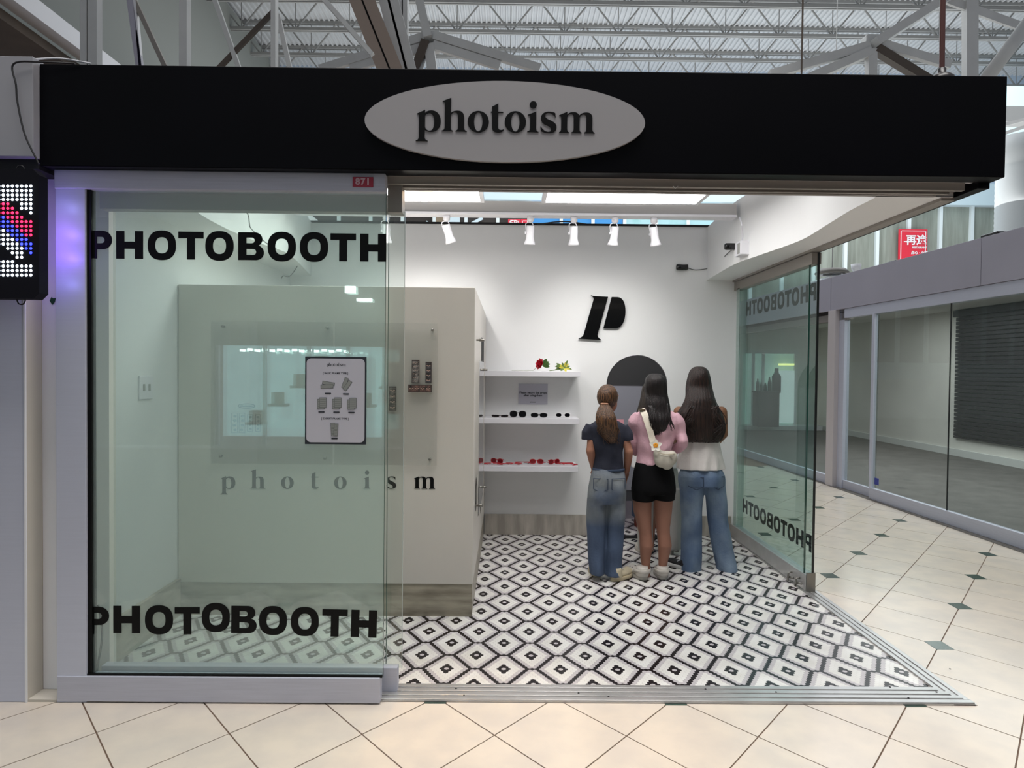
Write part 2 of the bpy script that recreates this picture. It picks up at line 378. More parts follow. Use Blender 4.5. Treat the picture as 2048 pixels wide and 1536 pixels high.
# back wall with an arched doorway: outline bridged round the hole
ap = arch_pts(ar)
outer = [(-2.11, 0), (ax-ar, 0)]+ap[::-1]+[(ax+ar, 0), (2.245, 0), (2.245, 3.0), (-2.11, 3.0)]
wb = add('wall_back', *prism(outer, lambda u, v, d: (u, d, v), 6.69, 6.81), M_WALL); tag(wb, 'white back wall of the shop with an arched doorway', 'wall', kind='structure')
wl = box('wall_left', -2.24, -2.11, 3.50, 6.81, 0, 3.0, M_WALL); tag(wl, 'white left wall of the shop', 'wall', kind='structure')
wcap = add('trim_3', *bx(-2.11, 2.0, 6.68, 6.82, 3.0, 3.02), M_DARK); tag(wcap, 'dark cap along the top of the back wall', 'trim', kind='structure')
# stone baseboards
bb = root('baseboard_back', 'grey veined stone baseboard of the back wall', 'baseboard', (1, 6.67, 0)); bb['kind'] = 'structure'
def zline(x): return .195
for x0, x1 in ((-.21, ax-ar-.01), (ax+ar+.01, 2.19)): box('stone_slab', x0, x1, 6.665, 6.69, 0, .20, M_STONEV, bb, .002)
bl = box('baseboard_left', -2.11, -2.085, 3.52, 4.42, 0, .24, M_STONE, None, .002); tag(bl, 'grey stone baseboard of the left wall', 'baseboard', kind='structure')
# photo room behind the arch
pr_ = root('wall_booth_room', 'pale walls of the small photo room behind the arch', 'wall', (1.26, 7.2, 0)); pr_['kind'] = 'structure'
M_ROOM = mat('photo_room_wall', (196, 190, 196), .6)
box('room_wall', .80, 1.80, 7.46, 7.52, 0, 2.2, M_ROOM, pr_); box('room_wall', .74, .80, 6.81, 7.52, 0, 2.2, M_ROOM, pr_); box('room_wall', 1.80, 1.86, 6.81, 7.52, 0, 2.2, M_ROOM, pr_); box('room_ceiling', .74, 1.86, 6.81, 7.52, 2.2, 2.26, M_ROOM, pr_)
light('photo_room_light', 'AREA', (1.3, 7.15, 2.1), 6, (1, .96, 1), .5, .3)
box('floor_mat_edge', .97, 1.55, 6.55, 6.66, .003, .010, M_DARK, pr_, .002)
# arch infill
ai = root('arch_door', 'charcoal arched door panel with a pale grey poster behind the three women', 'door', (ax, 6.71, 0))
M_CHAR = mat('charcoal_panel', (44, 44, 46), .5); M_PGREY = mat('pale_grey_poster', (128, 128, 138), .45); M_CHARL = mat('slate_panel', (62, 62, 68), .5)
add('arch_top', *prism(arch_pts(ar-.004), lambda u, v, d: (u, d, v), 6.700, 6.73), M_CHAR, ai)
box('door_panel', ax-ar+.005, ax+ar-.005, 6.702, 6.73, .335, 1.461, M_CHARL, ai)
box('poster', .985, 1.535, 6.694, 6.702, .44, 1.455, M_PGREY, ai)
box('notice', 1.02, 1.135, 6.690, 6.694, 1.03, 1.13, mat('pink_notice', (212, 150, 160), .5), ai)
box('notice_band', 1.02, 1.135, 6.689, 6.690, 1.03, 1.045, mat('red_print', (150, 40, 60), .5), ai)
# P logo
lg = root('letter_logo', 'glossy black stencil letter P mounted high on the back wall', 'logo', W(1205, 635, 6.67))
sc_ = 6.66/FP/11.81; c0 = W(1205, 635, 6.665)
fx = lambda x: (x/11.81+1140-1205)*6.66/FP; fy = lambda y: -(y/11.81+570-635)*6.66/FP
for nm, d in (('letter_stem', 'M 485 250 C 520 262 540 268 570 270 L 890 280 L 655 1170 C 645 1215 680 1260 745 1292 L 745 1300 L 205 1275 L 208 1262 C 270 1245 305 1220 325 1170 L 550 340 C 556 305 530 280 485 264'), ('letter_bowl', 'M 975 285 L 1110 285 C 1250 285 1305 450 1305 620 C 1305 850 1230 1010 1080 1020 L 790 1020')):
    add(nm, *place(curve_mesh(path(d, fx, fy), .022), c0), M_BLACK, lg)
# side bulkheads
def bulk(name, lip, xo, label, sgn):
    """wavy inner face and soffit; lip = [(x, y)...] from back to front"""
    P = smoothpath([(x, y, 0) for x, y in lip], 5); n = len(P); V = []; Q = []
    for p in P: V += [(p.x, p.y, 2.488), (p.x, p.y, 3.0), (xo, p.y, 3.0), (xo, p.y, 2.488)]
    for i in range(n-1):
        for k in range(4): a = i*4+k; b = i*4+(k+1) % 4; Q.append((a, b, b+4, a+4))
    Q += [(3, 2, 1, 0), (4*n-4, 4*n-3, 4*n-2, 4*n-1)]
    o = add(name, V, Q, M_WALL); me = o.data
    bm = bmesh.new(); bm.from_mesh(me); bmesh.ops.recalc_face_normals(bm, faces=bm.faces); bm.to_mesh(me); bm.free()
    tag(o, label, 'bulkhead', kind='structure'); return o
lipR = [(S_.x, S_.y) for S_ in [F(*p, 2.488) for p in ((1430, 553), (1468, 529), (1520, 510), (1600, 481), (1650, 452), (1700, 421), (1750, 395))]]
lipR[0] = (lipR[0][0], 6.69); lipR.append((1.80, 3.46))
lipL = [(S_.x, S_.y) for S_ in [F(*p, 2.488) for p in ((633, 557), (580, 510), (530, 490), (472, 466), (423, 442), (380, 415))]]
lipL[0] = (lipL[0][0], 6.69); lipL.append((-1.75, 3.46))
bulk('wall_bulkhead_right', lipR, 2.225, 'white wavy bulkhead above the right side glass', 1)
bulk('wall_bulkhead_left', lipL, -2.11, 'white wavy bulkhead above the left wall', -1)
# crossbeam
cb = root('ceiling_crossbeam', 'grey white beam crossing the open top of the shop', 'beam', (.2, 5.6, 2.9))
box('beam_body', -1.78, 1.83, 5.56, 5.66, 2.862, 2.955, mat('beam_grey', (186, 184, 182), .5), cb, .004); box('beam_lip', -1.78, 1.83, 5.545, 5.67, 2.842, 2.862, M_SHELF, cb, .003)
cb['kind'] = 'structure'
# LED ceiling panels
def led(x0, x1, y0, y1, lab):
    t = root('ceiling_light_panel', lab, 'ceiling light', ((x0+x1)/2, (y0+y1)/2, 2.90), 'led ceiling panels')
    f = join(bx(x0, x1, y0, y0+.03, 2.875, 2.91), bx(x0, x1, y1-.03, y1, 2.875, 2.91), bx(x0, x0+.03, y0+.03, y1-.03, 2.875, 2.91), bx(x1-.03, x1, y0+.03, y1-.03, 2.875, 2.91))
    add('panel_frame', *f, M_SHELF, t); box('diffuser', x0+.03, x1-.03, y0+.03, y1-.03, 2.882, 2.905, M_PANEL, t)
    box('suspension_bar', x0+.3, x0+.32, y0, y1, 2.91, 3.0, M_STEEL, t)
led(.247, 1.447, 4.70, 5.30, 'white led panel glowing over the right half of the shop')
led(-1.39, -.19, 4.70, 5.30, 'white led panel glowing over the left half, beside the door header')
# track spots
def track_spot(px, lit, tilt, lab, tgt=None, pw=0):
    p = W(px, 447, 5.6); x = p.x; z0 = 2.842
    t = root('track_spotlight', lab, 'spotlight', (x, 5.60, z0), 'white track spotlights under the crossbeam')
    add('mount', *lathe([(0, 0), (.028, 0), (.028, -.035), (.012, -.05), (0, -.05)], (x, 5.6, z0), seg=16), M_SHELF, t, True)
    a = math.radians(tilt); d = Vector((math.sin(a), .22, -math.cos(a))).normalized(); c = Vector((x-.02*math.sin(a), 5.6, z0-.075))
    for s in (-1, 1): add('bracket_arm', *tube(smoothpath([(x, 5.6, z0-.045), (x+s*.028-.01, 5.6, z0-.06), c+d*.05+Vector((s*.031, 0, 0))], 5), .0035, 6), M_SHELF, t)
    rot = d.to_track_quat('Z', 'Y').to_matrix()
    def sh(vq): return [c+rot @ (v-Vector()) for v in vq[0]], vq[1]
    add('lamp_body', *sh(lathe([(0, 0), (.029, 0), (.031, .006), (.031, .10), (.034, .108), (.034, .112), (.043, .135), (.045, .150), (.040, .150)], (0, 0, 0), seg=20)), M_SHELF, t, True)
    add('adjusting_knob', *sh(lathe([(0, .031), (.011, .031), (.011, .044), (0, .044)], (0, 0, .055), 'x', 12)), M_SHELF, t, True)
    m = mat('lamp_lens_lit', (255, 255, 255), .3, emit=(255, 250, 240), estr=14) if lit else mat('lamp_lens_off', (214, 214, 214), .3)
    add('lens', *sh(lathe([(0, .143), (.040, .147)], (0, 0, 0), seg=20)), m, t)
    if lit:
        src = c+d*.16
        l = light('spot_beam', 'SPOT', src, pw, (1, .97, .93), .03, target=tgt or src+d, spot=74, blend=1)
        l.parent = t; l.matrix_parent_inverse = Matrix.Translation(-Vector(t.location))
track_spot(893, True, 17, 'track spotlight tilted right, leftmost one clear of the glass', (-.55, 6.69, 2.0), 22)
track_spot(1061, False, -2, 'unlit track spotlight second from the left along the beam')
track_spot(1148, True, 1, 'brightest track spotlight pointing straight down at the middle of the beam', (.72, 6.69, 1.9), 22)
track_spot(1230, False, -5, 'unlit track spotlight just right of the brightest one')
track_spot(1308, True, 11, 'lit track spotlight nearest the right end of the beam', (1.1, 6.69, 1.9), 14)
track_spot(772, True, 0, 'track spotlight seen through the edge of the glass door', (-1.0, 6.69, 2.0), 22)
wl_ = root('warm_lamp', 'small round warm lamp just inside the opening, before the left led panel', 'lamp', (-.455, 3.72, 2.54))
add('lamp_bowl', *lathe([(.012, .05), (.03, .04), (.046, .015), (.048, -.005), (.038, -.028), (.018, -.040), (0, -.043)], (-.455, 3.72, 2.54), seg=24), mat('warm_lamp_glass', (255, 214, 150), .3, emit=(255, 206, 140), estr=5), wl_, True)
add('lamp_arm', *tube([(-.455, 3.47, 2.55), (-.455, 3.50, 2.64), (-.455, 3.72, 2.64), (-.455, 3.72, 2.60)], .006, 8), M_STEEL, wl_)
# ============================================================ BOOTH
XB, YB, ZB = -.212, 4.425, 2.125
bt = root('photo_booth', 'white laminate photo booth cabin on a stone base, filling the left of the shop', 'booth', (-1.1, YB, 0))
box('booth_body', -2.105, XB, YB, 6.685, .215, ZB, M_BOOTH, bt, .003)
box('stone_base', -2.105, XB-.004, YB+.006, 6.66, 0.0, .215, M_STONE, bt)
# wordmark on booth
for ch, px in zip('photoism', (441, 501, 562, 622, 668, 727, 773, 828)):
    s = .000355
    add('letter', *place(curve_mesh(serif(ch, 0, s), .003), W(px, 977, YB-.0015)-Vector((0, 0, .0))), M_VINYL, bt)
# small window and panels on booth's side
box('side_window', XB-.01, XB+.004, 5.55, 6.05, 1.62, 1.86, M_DARK, bt)
for k, (y0, z0) in enumerate(((4.72, .62), (5.15, .50), (5.6, .42))): add('side_letter', *place(curve_mesh(sans('OBO'[k], .9), .003), (XB+.0015, y0, z0), (0, .18, 0), (0, 0, .22)), M_VINYL, bt)
def standoff(p, parent, ax='y'):
    add('standoff', *lathe([(0, -.016), (.008, -.016), (.009, -.012), (.009, 0), (.006, .0), (.006, .019)], p, ax, 14), M_CHROME, parent, True)
def acrylic(name, lab, x0, x1, z0, z1, stand):
    t = root(name, lab, 'panel', ((x0+x1)/2, YB-.03, z0))
    box('acrylic_sheet', x0, x1, YB-.024, YB-.020, z0, z1, M_ACR, t)
    for px, py in stand:
        p = W(px, py, YB-.018); standoff((p.x, YB-.02, p.z), t)
    return t
a0 = W(425, 640, YB); a1 = W(770, 930, YB); a2 = W(874, 930, YB)
zt_, zb_ = W(650, 645, YB).z, W(650, 928, YB).z
acrylic('acrylic_panel', 'wide clear acrylic panel on the booth front, behind the glass door', a0.x, W(668, 640, YB).x, zb_, zt_, ((447, 653), (655, 656), (442, 912), (650, 916)))
acrylic('acrylic_panel', 'narrow clear acrylic panel at the right of the booth front', W(672, 640, YB).x, a2.x, zb_, zt_, ((865, 660), (860, 918)))
t = root('side_acrylic_panel', 'clear acrylic panel on the booth side facing the shelves', 'panel', (XB+.03, 5.2, 1))
box('acrylic_sheet', XB+.022, XB+.026, 4.60, 5.45, .62, 1.66, M_ACR, t)
for y, z in ((4.66, 1.80), (5.4, 1.60), (4.66, .68), (5.4, .68)): add('standoff', *lathe([(0, .034), (.009, .034), (.009, .0), (.006, 0), (.006, -.02)], (XB+.02, y, z-.0), 'x', 12), M_CHROME, t, True)
# poster
YF_ = 3.26
M_PAPER = mat('poster_paper', (206, 206, 216), .5); M_INK = mat('print_ink', (52, 54, 62), .5); M_SWG = mat('print_grey', (150, 154, 150), .5)
YP = YF_+.021
p0 = W(610, 888, YP); p1 = W(733, 714, YP)
po = root('poster', 'white poster with black border showing photo frame types, stuck on the glass door', 'poster', ((p0.x+p1.x)/2, YP, p0.z))
box('poster_backing', p0.x, p1.x, YP-.002, YP+.003, p0.z, p1.z, mat('poster_border', (46, 50, 58), .5), po)
add('poster_sheet', *prism(rr(p0.x+.007, p1.x-.007, p0.z+.009, p1.z-.009, .022), lambda u, v, d: (u, d, v), YP-.0035, YP-.002), M_PAPER, po)
PW_ = lambda px, py: W(px, py, YP-.0035)
for ch, px in zip('photoism', (653, 657.5, 663, 667.5, 671, 676.5, 680, 684.5)):
    add('printed_letter', *place(curve_mesh(serif(ch, 0, .000075*.58), .0006), PW_(px, 732)), M_INK, po)
for s, px, py, sz in (('[ BASIC FRAME TYPE ]', 671, 746.5, .0125), ('[ EXPERT FRAME TYPE ]', 670, 837.5, .0125)):
    add('printed_line', *place(text_vq(s, sz, .0006, .0003), PW_(px, py)), M_INK, po)
def card(px, py, w, h, rot, lines=0):
    c = PW_(px, py); k = YP/FP; w *= k; h *= k; a = math.radians(rot); R = Vector((math.cos(a), 0, math.sin(a))); U = Vector((-math.sin(a), 0, math.cos(a)))
    def q(x0, x1, z0, z1, d): return [c+R*x+U*z+Vector((0, -d, 0)) for x, z in ((x0, z0), (x1, z0), (x1, z1), (x0, z1))], [(0, 1, 2, 3)]
    e = .0012
    global CD
    CD += .0002
    add('printed_card', *join(q(-w/2, w/2, -h/2, h/2, .0004+CD)), M_INK, po); add('card_face', *q(-w/2+e, w/2-e, -h/2+e, h/2-e, .0005+CD), M_SWG, po)
    if lines:
        L_ = [q(-w/2+.003, w/2-.003, -h/2+h*(i+1)/(lines+1)-.0005, -h/2+h*(i+1)/(lines+1)+.0005, .0006+CD) for i in range(lines)]
        add('card_lines', *join(*L_), M_INK, po)
CD = 0
for a in ((657, 767, 25, 7, -9), (654, 773, 25, 7.5, 2), (690, 766, 8, 22, -20), (695, 771, 8, 22, -35),
          (642, 808, 14, 20, 0, 3), (646, 805, 14, 20, 0, 4), (672, 808, 14, 20, 0, 3), (676, 805, 14, 20, 0, 4), (702, 809, 14, 20, 0, 3), (706, 806, 14, 20, 0, 4), (666, 859, 8, 26, 3, 8), (672, 860, 8, 26, -4, 8)): card(*a)
for px, py in ((656, 787), (692, 788), (643, 824), (673, 824.5), (703, 825), (669, 877)):
    c = PW_(px, py); add('caption_pill', *prism(rr(c.x-.015, c.x+.015, c.z-.0034, c.z+.0034, .0033), lambda u, v, d: (u, d, v), YP-.0045, YP-.0035), M_INK, po)
# left printed marks on the acrylic panel
YP = YB-.028
c = W(493, 812, YP); vm = root('oval_mark', 'small grey oval emblem and frame samples printed at the left of the booth front', 'print', tuple(c))
add('oval_ring', *place(curve_mesh([ell(0, 0, .056, .0165), ell(0, 0, .050, .012)], .001), c), M_INK, vm)
add('oval_text', *place(text_vq('photoism', .022, .0006, .0006), c), M_INK, vm)
for px, w in ((469, 12), (484, 12), (500, 11), (516, 10)):
    c = W(px, 846, YP); k = YB/FP; w_ = w*k/2; h_ = 40*k/2 if px < 490 else 34*k/2
    add('frame_sample', *place(curve_mesh([[(-w_, -h_), (w_, -h_), (w_, h_), (-w_, h_)], [(-w_+.002, -h_+.002), (w_-.002, -h_+.002), (w_-.002, h_-.002), (-w_+.002, h_-.002)]], .001), c), M_INK, vm)
    for q in range(4):
        add('sample_blot', *place(curve_mesh([sup(random.uniform(-.004, .004), (q-1.5)*h_*.46, w_*.55, h_*.13, 2, 14)], .001), c), mat('print_midgrey', (96, 104, 104), .5), vm)
# photo strips
def strip(px, py, w, h, label, horiz=False, n=4, tone=(90, 84, 82)):
    k = YB/FP; c = W(px, py, YP-.004); w_, h_ = w*k, h*k
    t = root('photo_strip', label, 'photo', tuple(c), 'photo strips stuck on the booth')
    box('strip_card', c.x-w_/2, c.x+w_/2, c.y-.001, c.y+.006, c.z-h_/2, c.z+h_/2, mat('strip_card', (70, 60, 58), .5), t)
    for i in range(n):
        if horiz: x0, x1, z0, z1 = c.x-w_/2+.004+(w_-.008)*i/n, c.x-w_/2+.001+(w_-.008)*(i+1)/n, c.z-h_/2+.006, c.z+h_/2-.006
        else: x0, x1, z0, z1 = c.x-w_/2+.004, c.x+w_/2-.004, c.z-h_/2+.004+(h_-.010)*i/n, c.z-h_/2+.001+(h_-.010)*(i+1)/n
        box('photo_frame', x0, x1, c.y-.0018, c.y-.001, z0, z1, mat('photo_tone_%d' % (tone[0]+i*7), (tone[0]+i*7, tone[1]+i*6, tone[2]+i*6), .35, rgb2=(40, 36, 36), nscale=45), t)
        for q in (-1, 0, 1):
            xx = (x0+x1)/2+q*(x1-x0)*.26; zz = z0+(z1-z0)*(.45+.1*(q % 2)); rr_ = (z1-z0)*.2 if not horiz else (x1-x0)*.16
            add('portrait_head', *prism(ell(xx, zz, rr_*.8, rr_, 10), lambda u, v, d: (u, d, v), c.y-.0024, c.y-.0018), mat('photo_skin', (196, 164, 150), .4), t)
            add('portrait_hair', *prism(ell(xx, zz+rr_*.7, rr_*.85, rr_*.5, 10), lambda u, v, d: (u, d, v), c.y-.0028, c.y-.0024), mat('photo_hair', (44, 36, 34), .4), t)
strip(785, 797, 15, 48, 'photo strip on its own at the left, between the glass door edges', tone=(128, 118, 110))
strip(831, 743, 15, 46, 'pale grey patterned photo strip, upper left of the three together', tone=(150, 148, 144), n=6)
strip(857, 745, 12, 42, 'dark portrait photo strip, upper right of the three together', tone=(86, 86, 92))
strip(840, 777, 47, 15, 'photo strip laid sideways under the two upright ones', True, 4, (140, 104, 96))
# wall plate on left wall
pz = S(290, 775, -2.11)
sw = root('wall_outlet', 'white double socket plate on the left wall behind the glass', 'outlet', (-2.105, pz.y, pz.z))
box('plate', -2.11, -2.100, pz.y-.075, pz.y+.075, pz.z-.068, pz.z+.068, M_SHELF, sw, .003)
for k in (-.03, .03): box('socket', -2.100, -2.098, pz.y+k-.012, pz.y+k+.012, pz.z-.02, pz.z+.02, mat('socket_grey', (150, 150, 146), .5), sw, .001)
# ============================================================ SHELVES and what is on them
YS = 6.36
def shelf(z, lab, xr):
    o = box('wall_shelf', XB, xr, YS, 6.69, z-.050, z, M_SHELF, None, .003); return tag(o, lab, 'shelf', 'floating shelves right of the booth')
shelf(1.592, 'top white floating shelf holding the artificial flowers', .672)
shelf(1.155, 'middle white floating shelf holding the sunglasses', .668)
shelf(.712, 'bottom white floating shelf holding the red novelty glasses', .664)
# paper sign
p = W(1066, 788, 6.685)
ps = root('paper_notice', 'grey-white printed paper notice on the wall above the sunglasses', 'notice', tuple(p))
box('paper', p.x-.142, p.x+.142, 6.683, 6.688, p.z-.100, p.z+.100, mat('notice_paper', (188, 188, 200), .6), ps)
for s, dz, sz, off in (('Please return the props', .012, .0275, .0009), ('after using them', -.014, .0275, .0009), ('photoism', -.078, .014, .0006)):
    add('notice_line', *place(text_vq(s, sz, .0006, off), (p.x, 6.6825, p.z+dz)), M_INK, ps)
# sunglasses
def lens_loop(cx, cz, rx, rz, n=20): return sup(cx, cz, rx, rz, 2.4, n)
def sunglasses(x, y, z, rot, label, mf, ml, style, group, nm='sunglasses', cat='glasses', w=.072, lie=False):
    t = root(nm, label, cat, (x, y, z), group)
    a = math.radians(rot); R = Vector((math.cos(a), math.sin(a), 0)); N = Vector((-math.sin(a), math.cos(a), 0)); U = Vector((0, 0, 1))
    if lie: U, N = Vector(N)*.97+Vector((0, 0, .20)), -Vector((0, 0, 1))
    rx, rz = {'big': (.036, .031), 'wrap': (.036, .022), 'cat': (.034, .025), 'square': (.030, .024), 'slim': (.036, .011), 'heart': (.03, .024)}[style]
    cz = rz+.003; O = Vector((x, y, z))
    if lie: cz = 0; O = O+Vector((0, 0, .010))
    def P(u, v, d): return O+R*u+U*v-N*d
    for s in (-1, 1):
        cx = s*(rx+.006)
        outer = lens_loop(cx, cz, rx, rz); q_ = .009 if style == 'cat' else .006; inner = lens_loop(cx, cz, rx-q_, rz-q_*.85)
        n = len(outer); V = [P(u, v, .004) for u, v in outer]+[P(u, v, .004) for u, v in inner]+[P(u, v, 0) for u, v in outer]+[P(u, v, 0) for u, v in inner]
        Q = []
        for i in range(n):
            j = (i+1) % n; Q += [(i, j, n+j, n+i), (2*n+i, 3*n+i, 3*n+j, 2*n+j), (i, 2*n+i, 2*n+j, j), (n+i, n+j, 3*n+j, 3*n+i)]
        add('rim', V, Q, mf, t, True); add('lens', *prism(inner, P, .001, .0025), ml, t)
        e = P(s*(2*rx+.004), cz+rz*.4, 0)
        tip = e+N*.05-R*s*.02 if not lie else e-U*.045+Vector((0, 0, .004))
        add('temple', *tube([e, e+(tip-e)*.5+(Vector((0, 0, .004))), tip-R*s*.035+(Vector((0, 0, -.004)) if not lie else Vector())], [.003, .0028, .0025], 6), mf, t)
    add('bridge', *tube([P(-.008, cz+rz*.3, .002), P(0, cz+rz*.42, .003), P(.008, cz+rz*.3, .002)], .003, 6), mf, t)
MB = mat('black_plastic_frame', (14, 13, 14), .2, coat=.3); ML = mat('black_lens', (10, 11, 14), .08, coat=.5); MWP = mat('white_plastic_frame', (232, 232, 232), .3)
G1 = 'sunglasses on the middle shelf'
zs = 1.1555
for px, rot, lab, mf, st in ((1000, 4, 'flat narrow brown-black sunglasses, leftmost on the middle shelf', mat('tortoise_frame', (52, 34, 30), .2), 'slim'),
        (1036, -4, 'large rounded black sunglasses, second from the left', MB, 'big'), (1078, 3, 'wraparound black sunglasses, third from the left', MB, 'wrap'),
        (1126, 0, 'black sunglasses with a white cat-eye frame at the right end', MWP, 'cat')):
    x = W(px, 830, 6.45).x; sunglasses(x, 6.45, zs, rot, lab, mf, ML, st, G1)
M_RED = mat('red_plastic', (178, 26, 40), .25); M_REDL = mat('red_lens', (120, 14, 26), .15)
for px, y, rot, st, lie, lab in ((984, 6.47, 10, 'slim', 1, 'thin red glasses lying flat at the left end of the bottom shelf'), (994, 6.52, -30, 'square', 0, 'upright square red glasses near the left end'),
        (1010, 6.45, 25, 'slim', 1, 'slim red glasses lying second from the left group'), (1028, 6.47, -12, 'slim', 1, 'slim red glasses lying left of the bow shaped ones'),
        (1046, 6.55, 3, 'slim', 1, 'dark red flat glasses behind, left of the bow shaped ones'), (1073, 6.50, 0, 'square', 0, 'bow shaped red glasses standing in the middle of the bottom shelf'),
        (1093, 6.56, 4, 'slim', 1, 'flat red glasses right of the bow shaped ones'), (1108, 6.50, 35, 'square', 0, 'square red glasses turned sideways right of the middle'),
        (1130, 6.52, 5, 'slim', 1, 'red glasses lying second from the right end'), (1140, 6.46, -28, 'slim', 1, 'red glasses lying askew at the right end of the bottom shelf')):
    x = W(px, 925, y).x; sunglasses(x, y, .7125, rot, lab, M_RED, M_REDL, st, 'red novelty glasses on the bottom shelf', 'novelty_glasses', 'glasses', lie=bool(lie))
# artificial flowers
def petal(c, d, up, ln, wd, curl, m, par, nm='petal'):
    d = d.normalized(); s = d.cross(up).normalized(); u = s.cross(d).normalized(); V = []; n = 6
    for i in range(n+1):
        t = i/n; w_ = wd*math.sin(PI*min(1, t*.93+.07))**.7; cc = c+d*ln*t+u*curl*t*t
        V += [cc-s*w_+u*w_*.25, cc, cc+s*w_+u*w_*.25]
    Q = [(i*3+k, i*3+k+1, i*3+k+4, i*3+k+3) for i in range(n) for k in (0, 1)]
    add(nm, V, Q, m, par, True)
def flower_red():
    c = W(1081, 733, 6.48); c.z = 1.655
    t = root('red_flower', 'red artificial peony with green leaves lying on the top shelf', 'flower', (c.x, 6.48, 1.592))
    R_ = mat('red_petal', (206, 22, 48), .5, noise=.3, nscale=40); G_ = mat('leaf_green', (66, 104, 44), .5, noise=.3, nscale=30)
    ax_ = Vector((-.75, -.5, .25)).normalized()
    for ring, (n, tilt, ln, wd) in enumerate(((7, 80, .062, .022), (7, 58, .058, .021), (6, 38, .052, .018), (5, 18, .045, .015))):
        for k in range(n):
            a = 2*PI*k/n+ring*.4; o1 = ax_.orthogonal().normalized(); o2 = ax_.cross(o1); tt = math.radians(tilt)
            d = ax_*math.cos(tt)+(o1*math.cos(a)+o2*math.sin(a))*math.sin(tt)
            petal(c+Vector((.01, 0, 0)), d, ax_, ln, wd, .018, R_, t)
    for k, d in enumerate(((1, -.3, .5), (1, .2, .1), (.8, -.6, -.3), (.6, .1, .9), (1, -.2, -.35))): petal(c+Vector((.02, -.01, -.005)), Vector(d), Vector((0, -1, .3)), .07, .018, .012, G_, t, 'leaf')
    add('stem', *tube([c, c+Vector((-.07, .05, -.058)), Vector((c.x-.27, 6.5, 1.5965))], .0035, 6), mat('pale_stem', (196, 200, 190), .5), t)
def flower_yellow():
    c = W(1127, 736, 6.48); c.z = 1.628
    t = root('yellow_flower', 'yellow artificial lily with long green petals at the right of the top shelf', 'flower', (c.x, 6.48, 1.592))
    Y_ = mat('yellow_petal', (224, 214, 84), .5, noise=.2, nscale=40); G_ = mat('lily_green', (112, 140, 76), .5, noise=.3, nscale=30)
    for k in range(9):
        a = 2*PI*k/9; d = Vector((math.cos(a), -.35, math.sin(a)*.75+.22)); petal(c+Vector((.008, 0, 0)), d, Vector((0, -1, .2)), .062, .011, .01, Y_ if k % 3 else G_, t)
    for d in ((-1, -.2, .55), (-1, -.1, .1), (-.7, -.3, .2), (1, -.3, -.22), (.5, -.3, .9), (-.9, 0, -.25)): petal(c, Vector(d), Vector((0, -1, .2)), .085, .012, .008, G_, t, 'leaf')
    add('stem', *tube([c, c+Vector((-.06, 0, -.02)), c+Vector((-.13, .02, -.031))], .004, 6), G_, t)
flower_red(); flower_yellow()
# small black sensors, cables, junction boxes
def sensor(loc, s, lab, parent=None):
    t = root('wall_sensor', lab, 'sensor', loc)
    x, y, z = loc
    vq = bev(bx(x-s*.05, x+s*.05, y-.04*s, y, z-s*.025, z+s*.025), .012*s, 2); add('sensor_body', vq[0], vq[1], MB, t, True)
    add('lens', *lathe([(0, -.048*s), (.012*s, -.046*s), (.015*s, -.036*s)], (x-.015*s, y, z), 'y', 14), ML, t)
    return t
q1 = W(1363, 535, 6.69); q2 = W(1428, 537, 6.66); sensor(tuple(q1), 1.15, 'small black sensor on the back wall right of the letter logo')
sensor((q2.x, 6.69, q2.z), 1.0, 'small black sensor in the corner beside the wavy bulkhead')
q3 = S(1470, 493, 1.86); sensor((1.83, q3.y+.03, q3.z), 1.1, 'small black sensor beside the white junction box')
def wire(nm, pts, r, m, lab):
    o = add(nm, *tube(smoothpath(pts, 6), r, 6), m); return tag(o, lab, 'cable')
M_WIRE = mat('grey_wire', (96, 96, 94), .5); M_WBLK = mat('black_wire', (24, 24, 28), .5)
wire('cable', [q1+Vector((.05, -.01, 0)), W(1390, 540, 6.68), W(1410, 538, 6.68), q2+Vector((-.05, -.01, 0))], .004, M_WIRE, 'thin grey cable between the two lower black sensors')
wire('cable', [q2+Vector((0, -.02, .02)), W(1436, 530, 6.55), S(1450, 512, 1.87), S(1463, 500, 1.84)], .004, M_WIRE, 'thin grey cable rising to the junction box')
jb = S(1483, 498, 1.84)
j = root('junction_box', 'white junction box on the wavy bulkhead', 'box', tuple(jb)); vq = bev(bx(jb.x-.03, jb.x+.06, jb.y-.07, jb.y+.07, jb.z-.055, jb.z+.055), .006); add('box_body', *vq, M_SHELF, j); box('box_cover', jb.x-.034, jb.x-.03, jb.y-.05, jb.y+.0, jb.z-.04, jb.z+.04, mat('socket_grey', (150, 150, 146), .5), j)
wire('cable', [jb+Vector((0, 0, .05)), S(1485, 470, 1.83), S(1483, 448, 1.8), W(1478, 432, 5.66)], .006, M_SHELF, 'white cable dropping from the crossbeam to the junction box')
wire('cable', [W(1075, 449, 6.66), W(1130, 443, 6.66), W(1190, 450, 6.72), W(1300, 453, 6.72), W(1440, 455, 6.72), W(1462, 432, 6.5)], .007, M_WBLK, 'black cable running along the top of the back wall')
# left side cables and sensors (behind the glass)
s0 = S(478, 416, -1.765); sensor((-1.73, s0.y, s0.z), .9, 'small sensor high on the left bulkhead'); 
wire('cable', [S(490, 420, -1.75), S(497, 432, -1.75), S(499, 448, -1.75), S(503, 458, -1.745), S(530, 484, -1.73), S(552, 497, -1.71)], .004, M_WIRE, 'thin wire crossing the left bulkhead')
wire('cable', [W(600, 522, 6.0), W(590, 540, 6.1), W(578, 553, 6.3), W(566, 552, 6.4), W(560, 563, 6.5), W(552, 568, 6.6)], .004, M_WIRE, 'thin wire hanging under the left bulkhead above the booth')
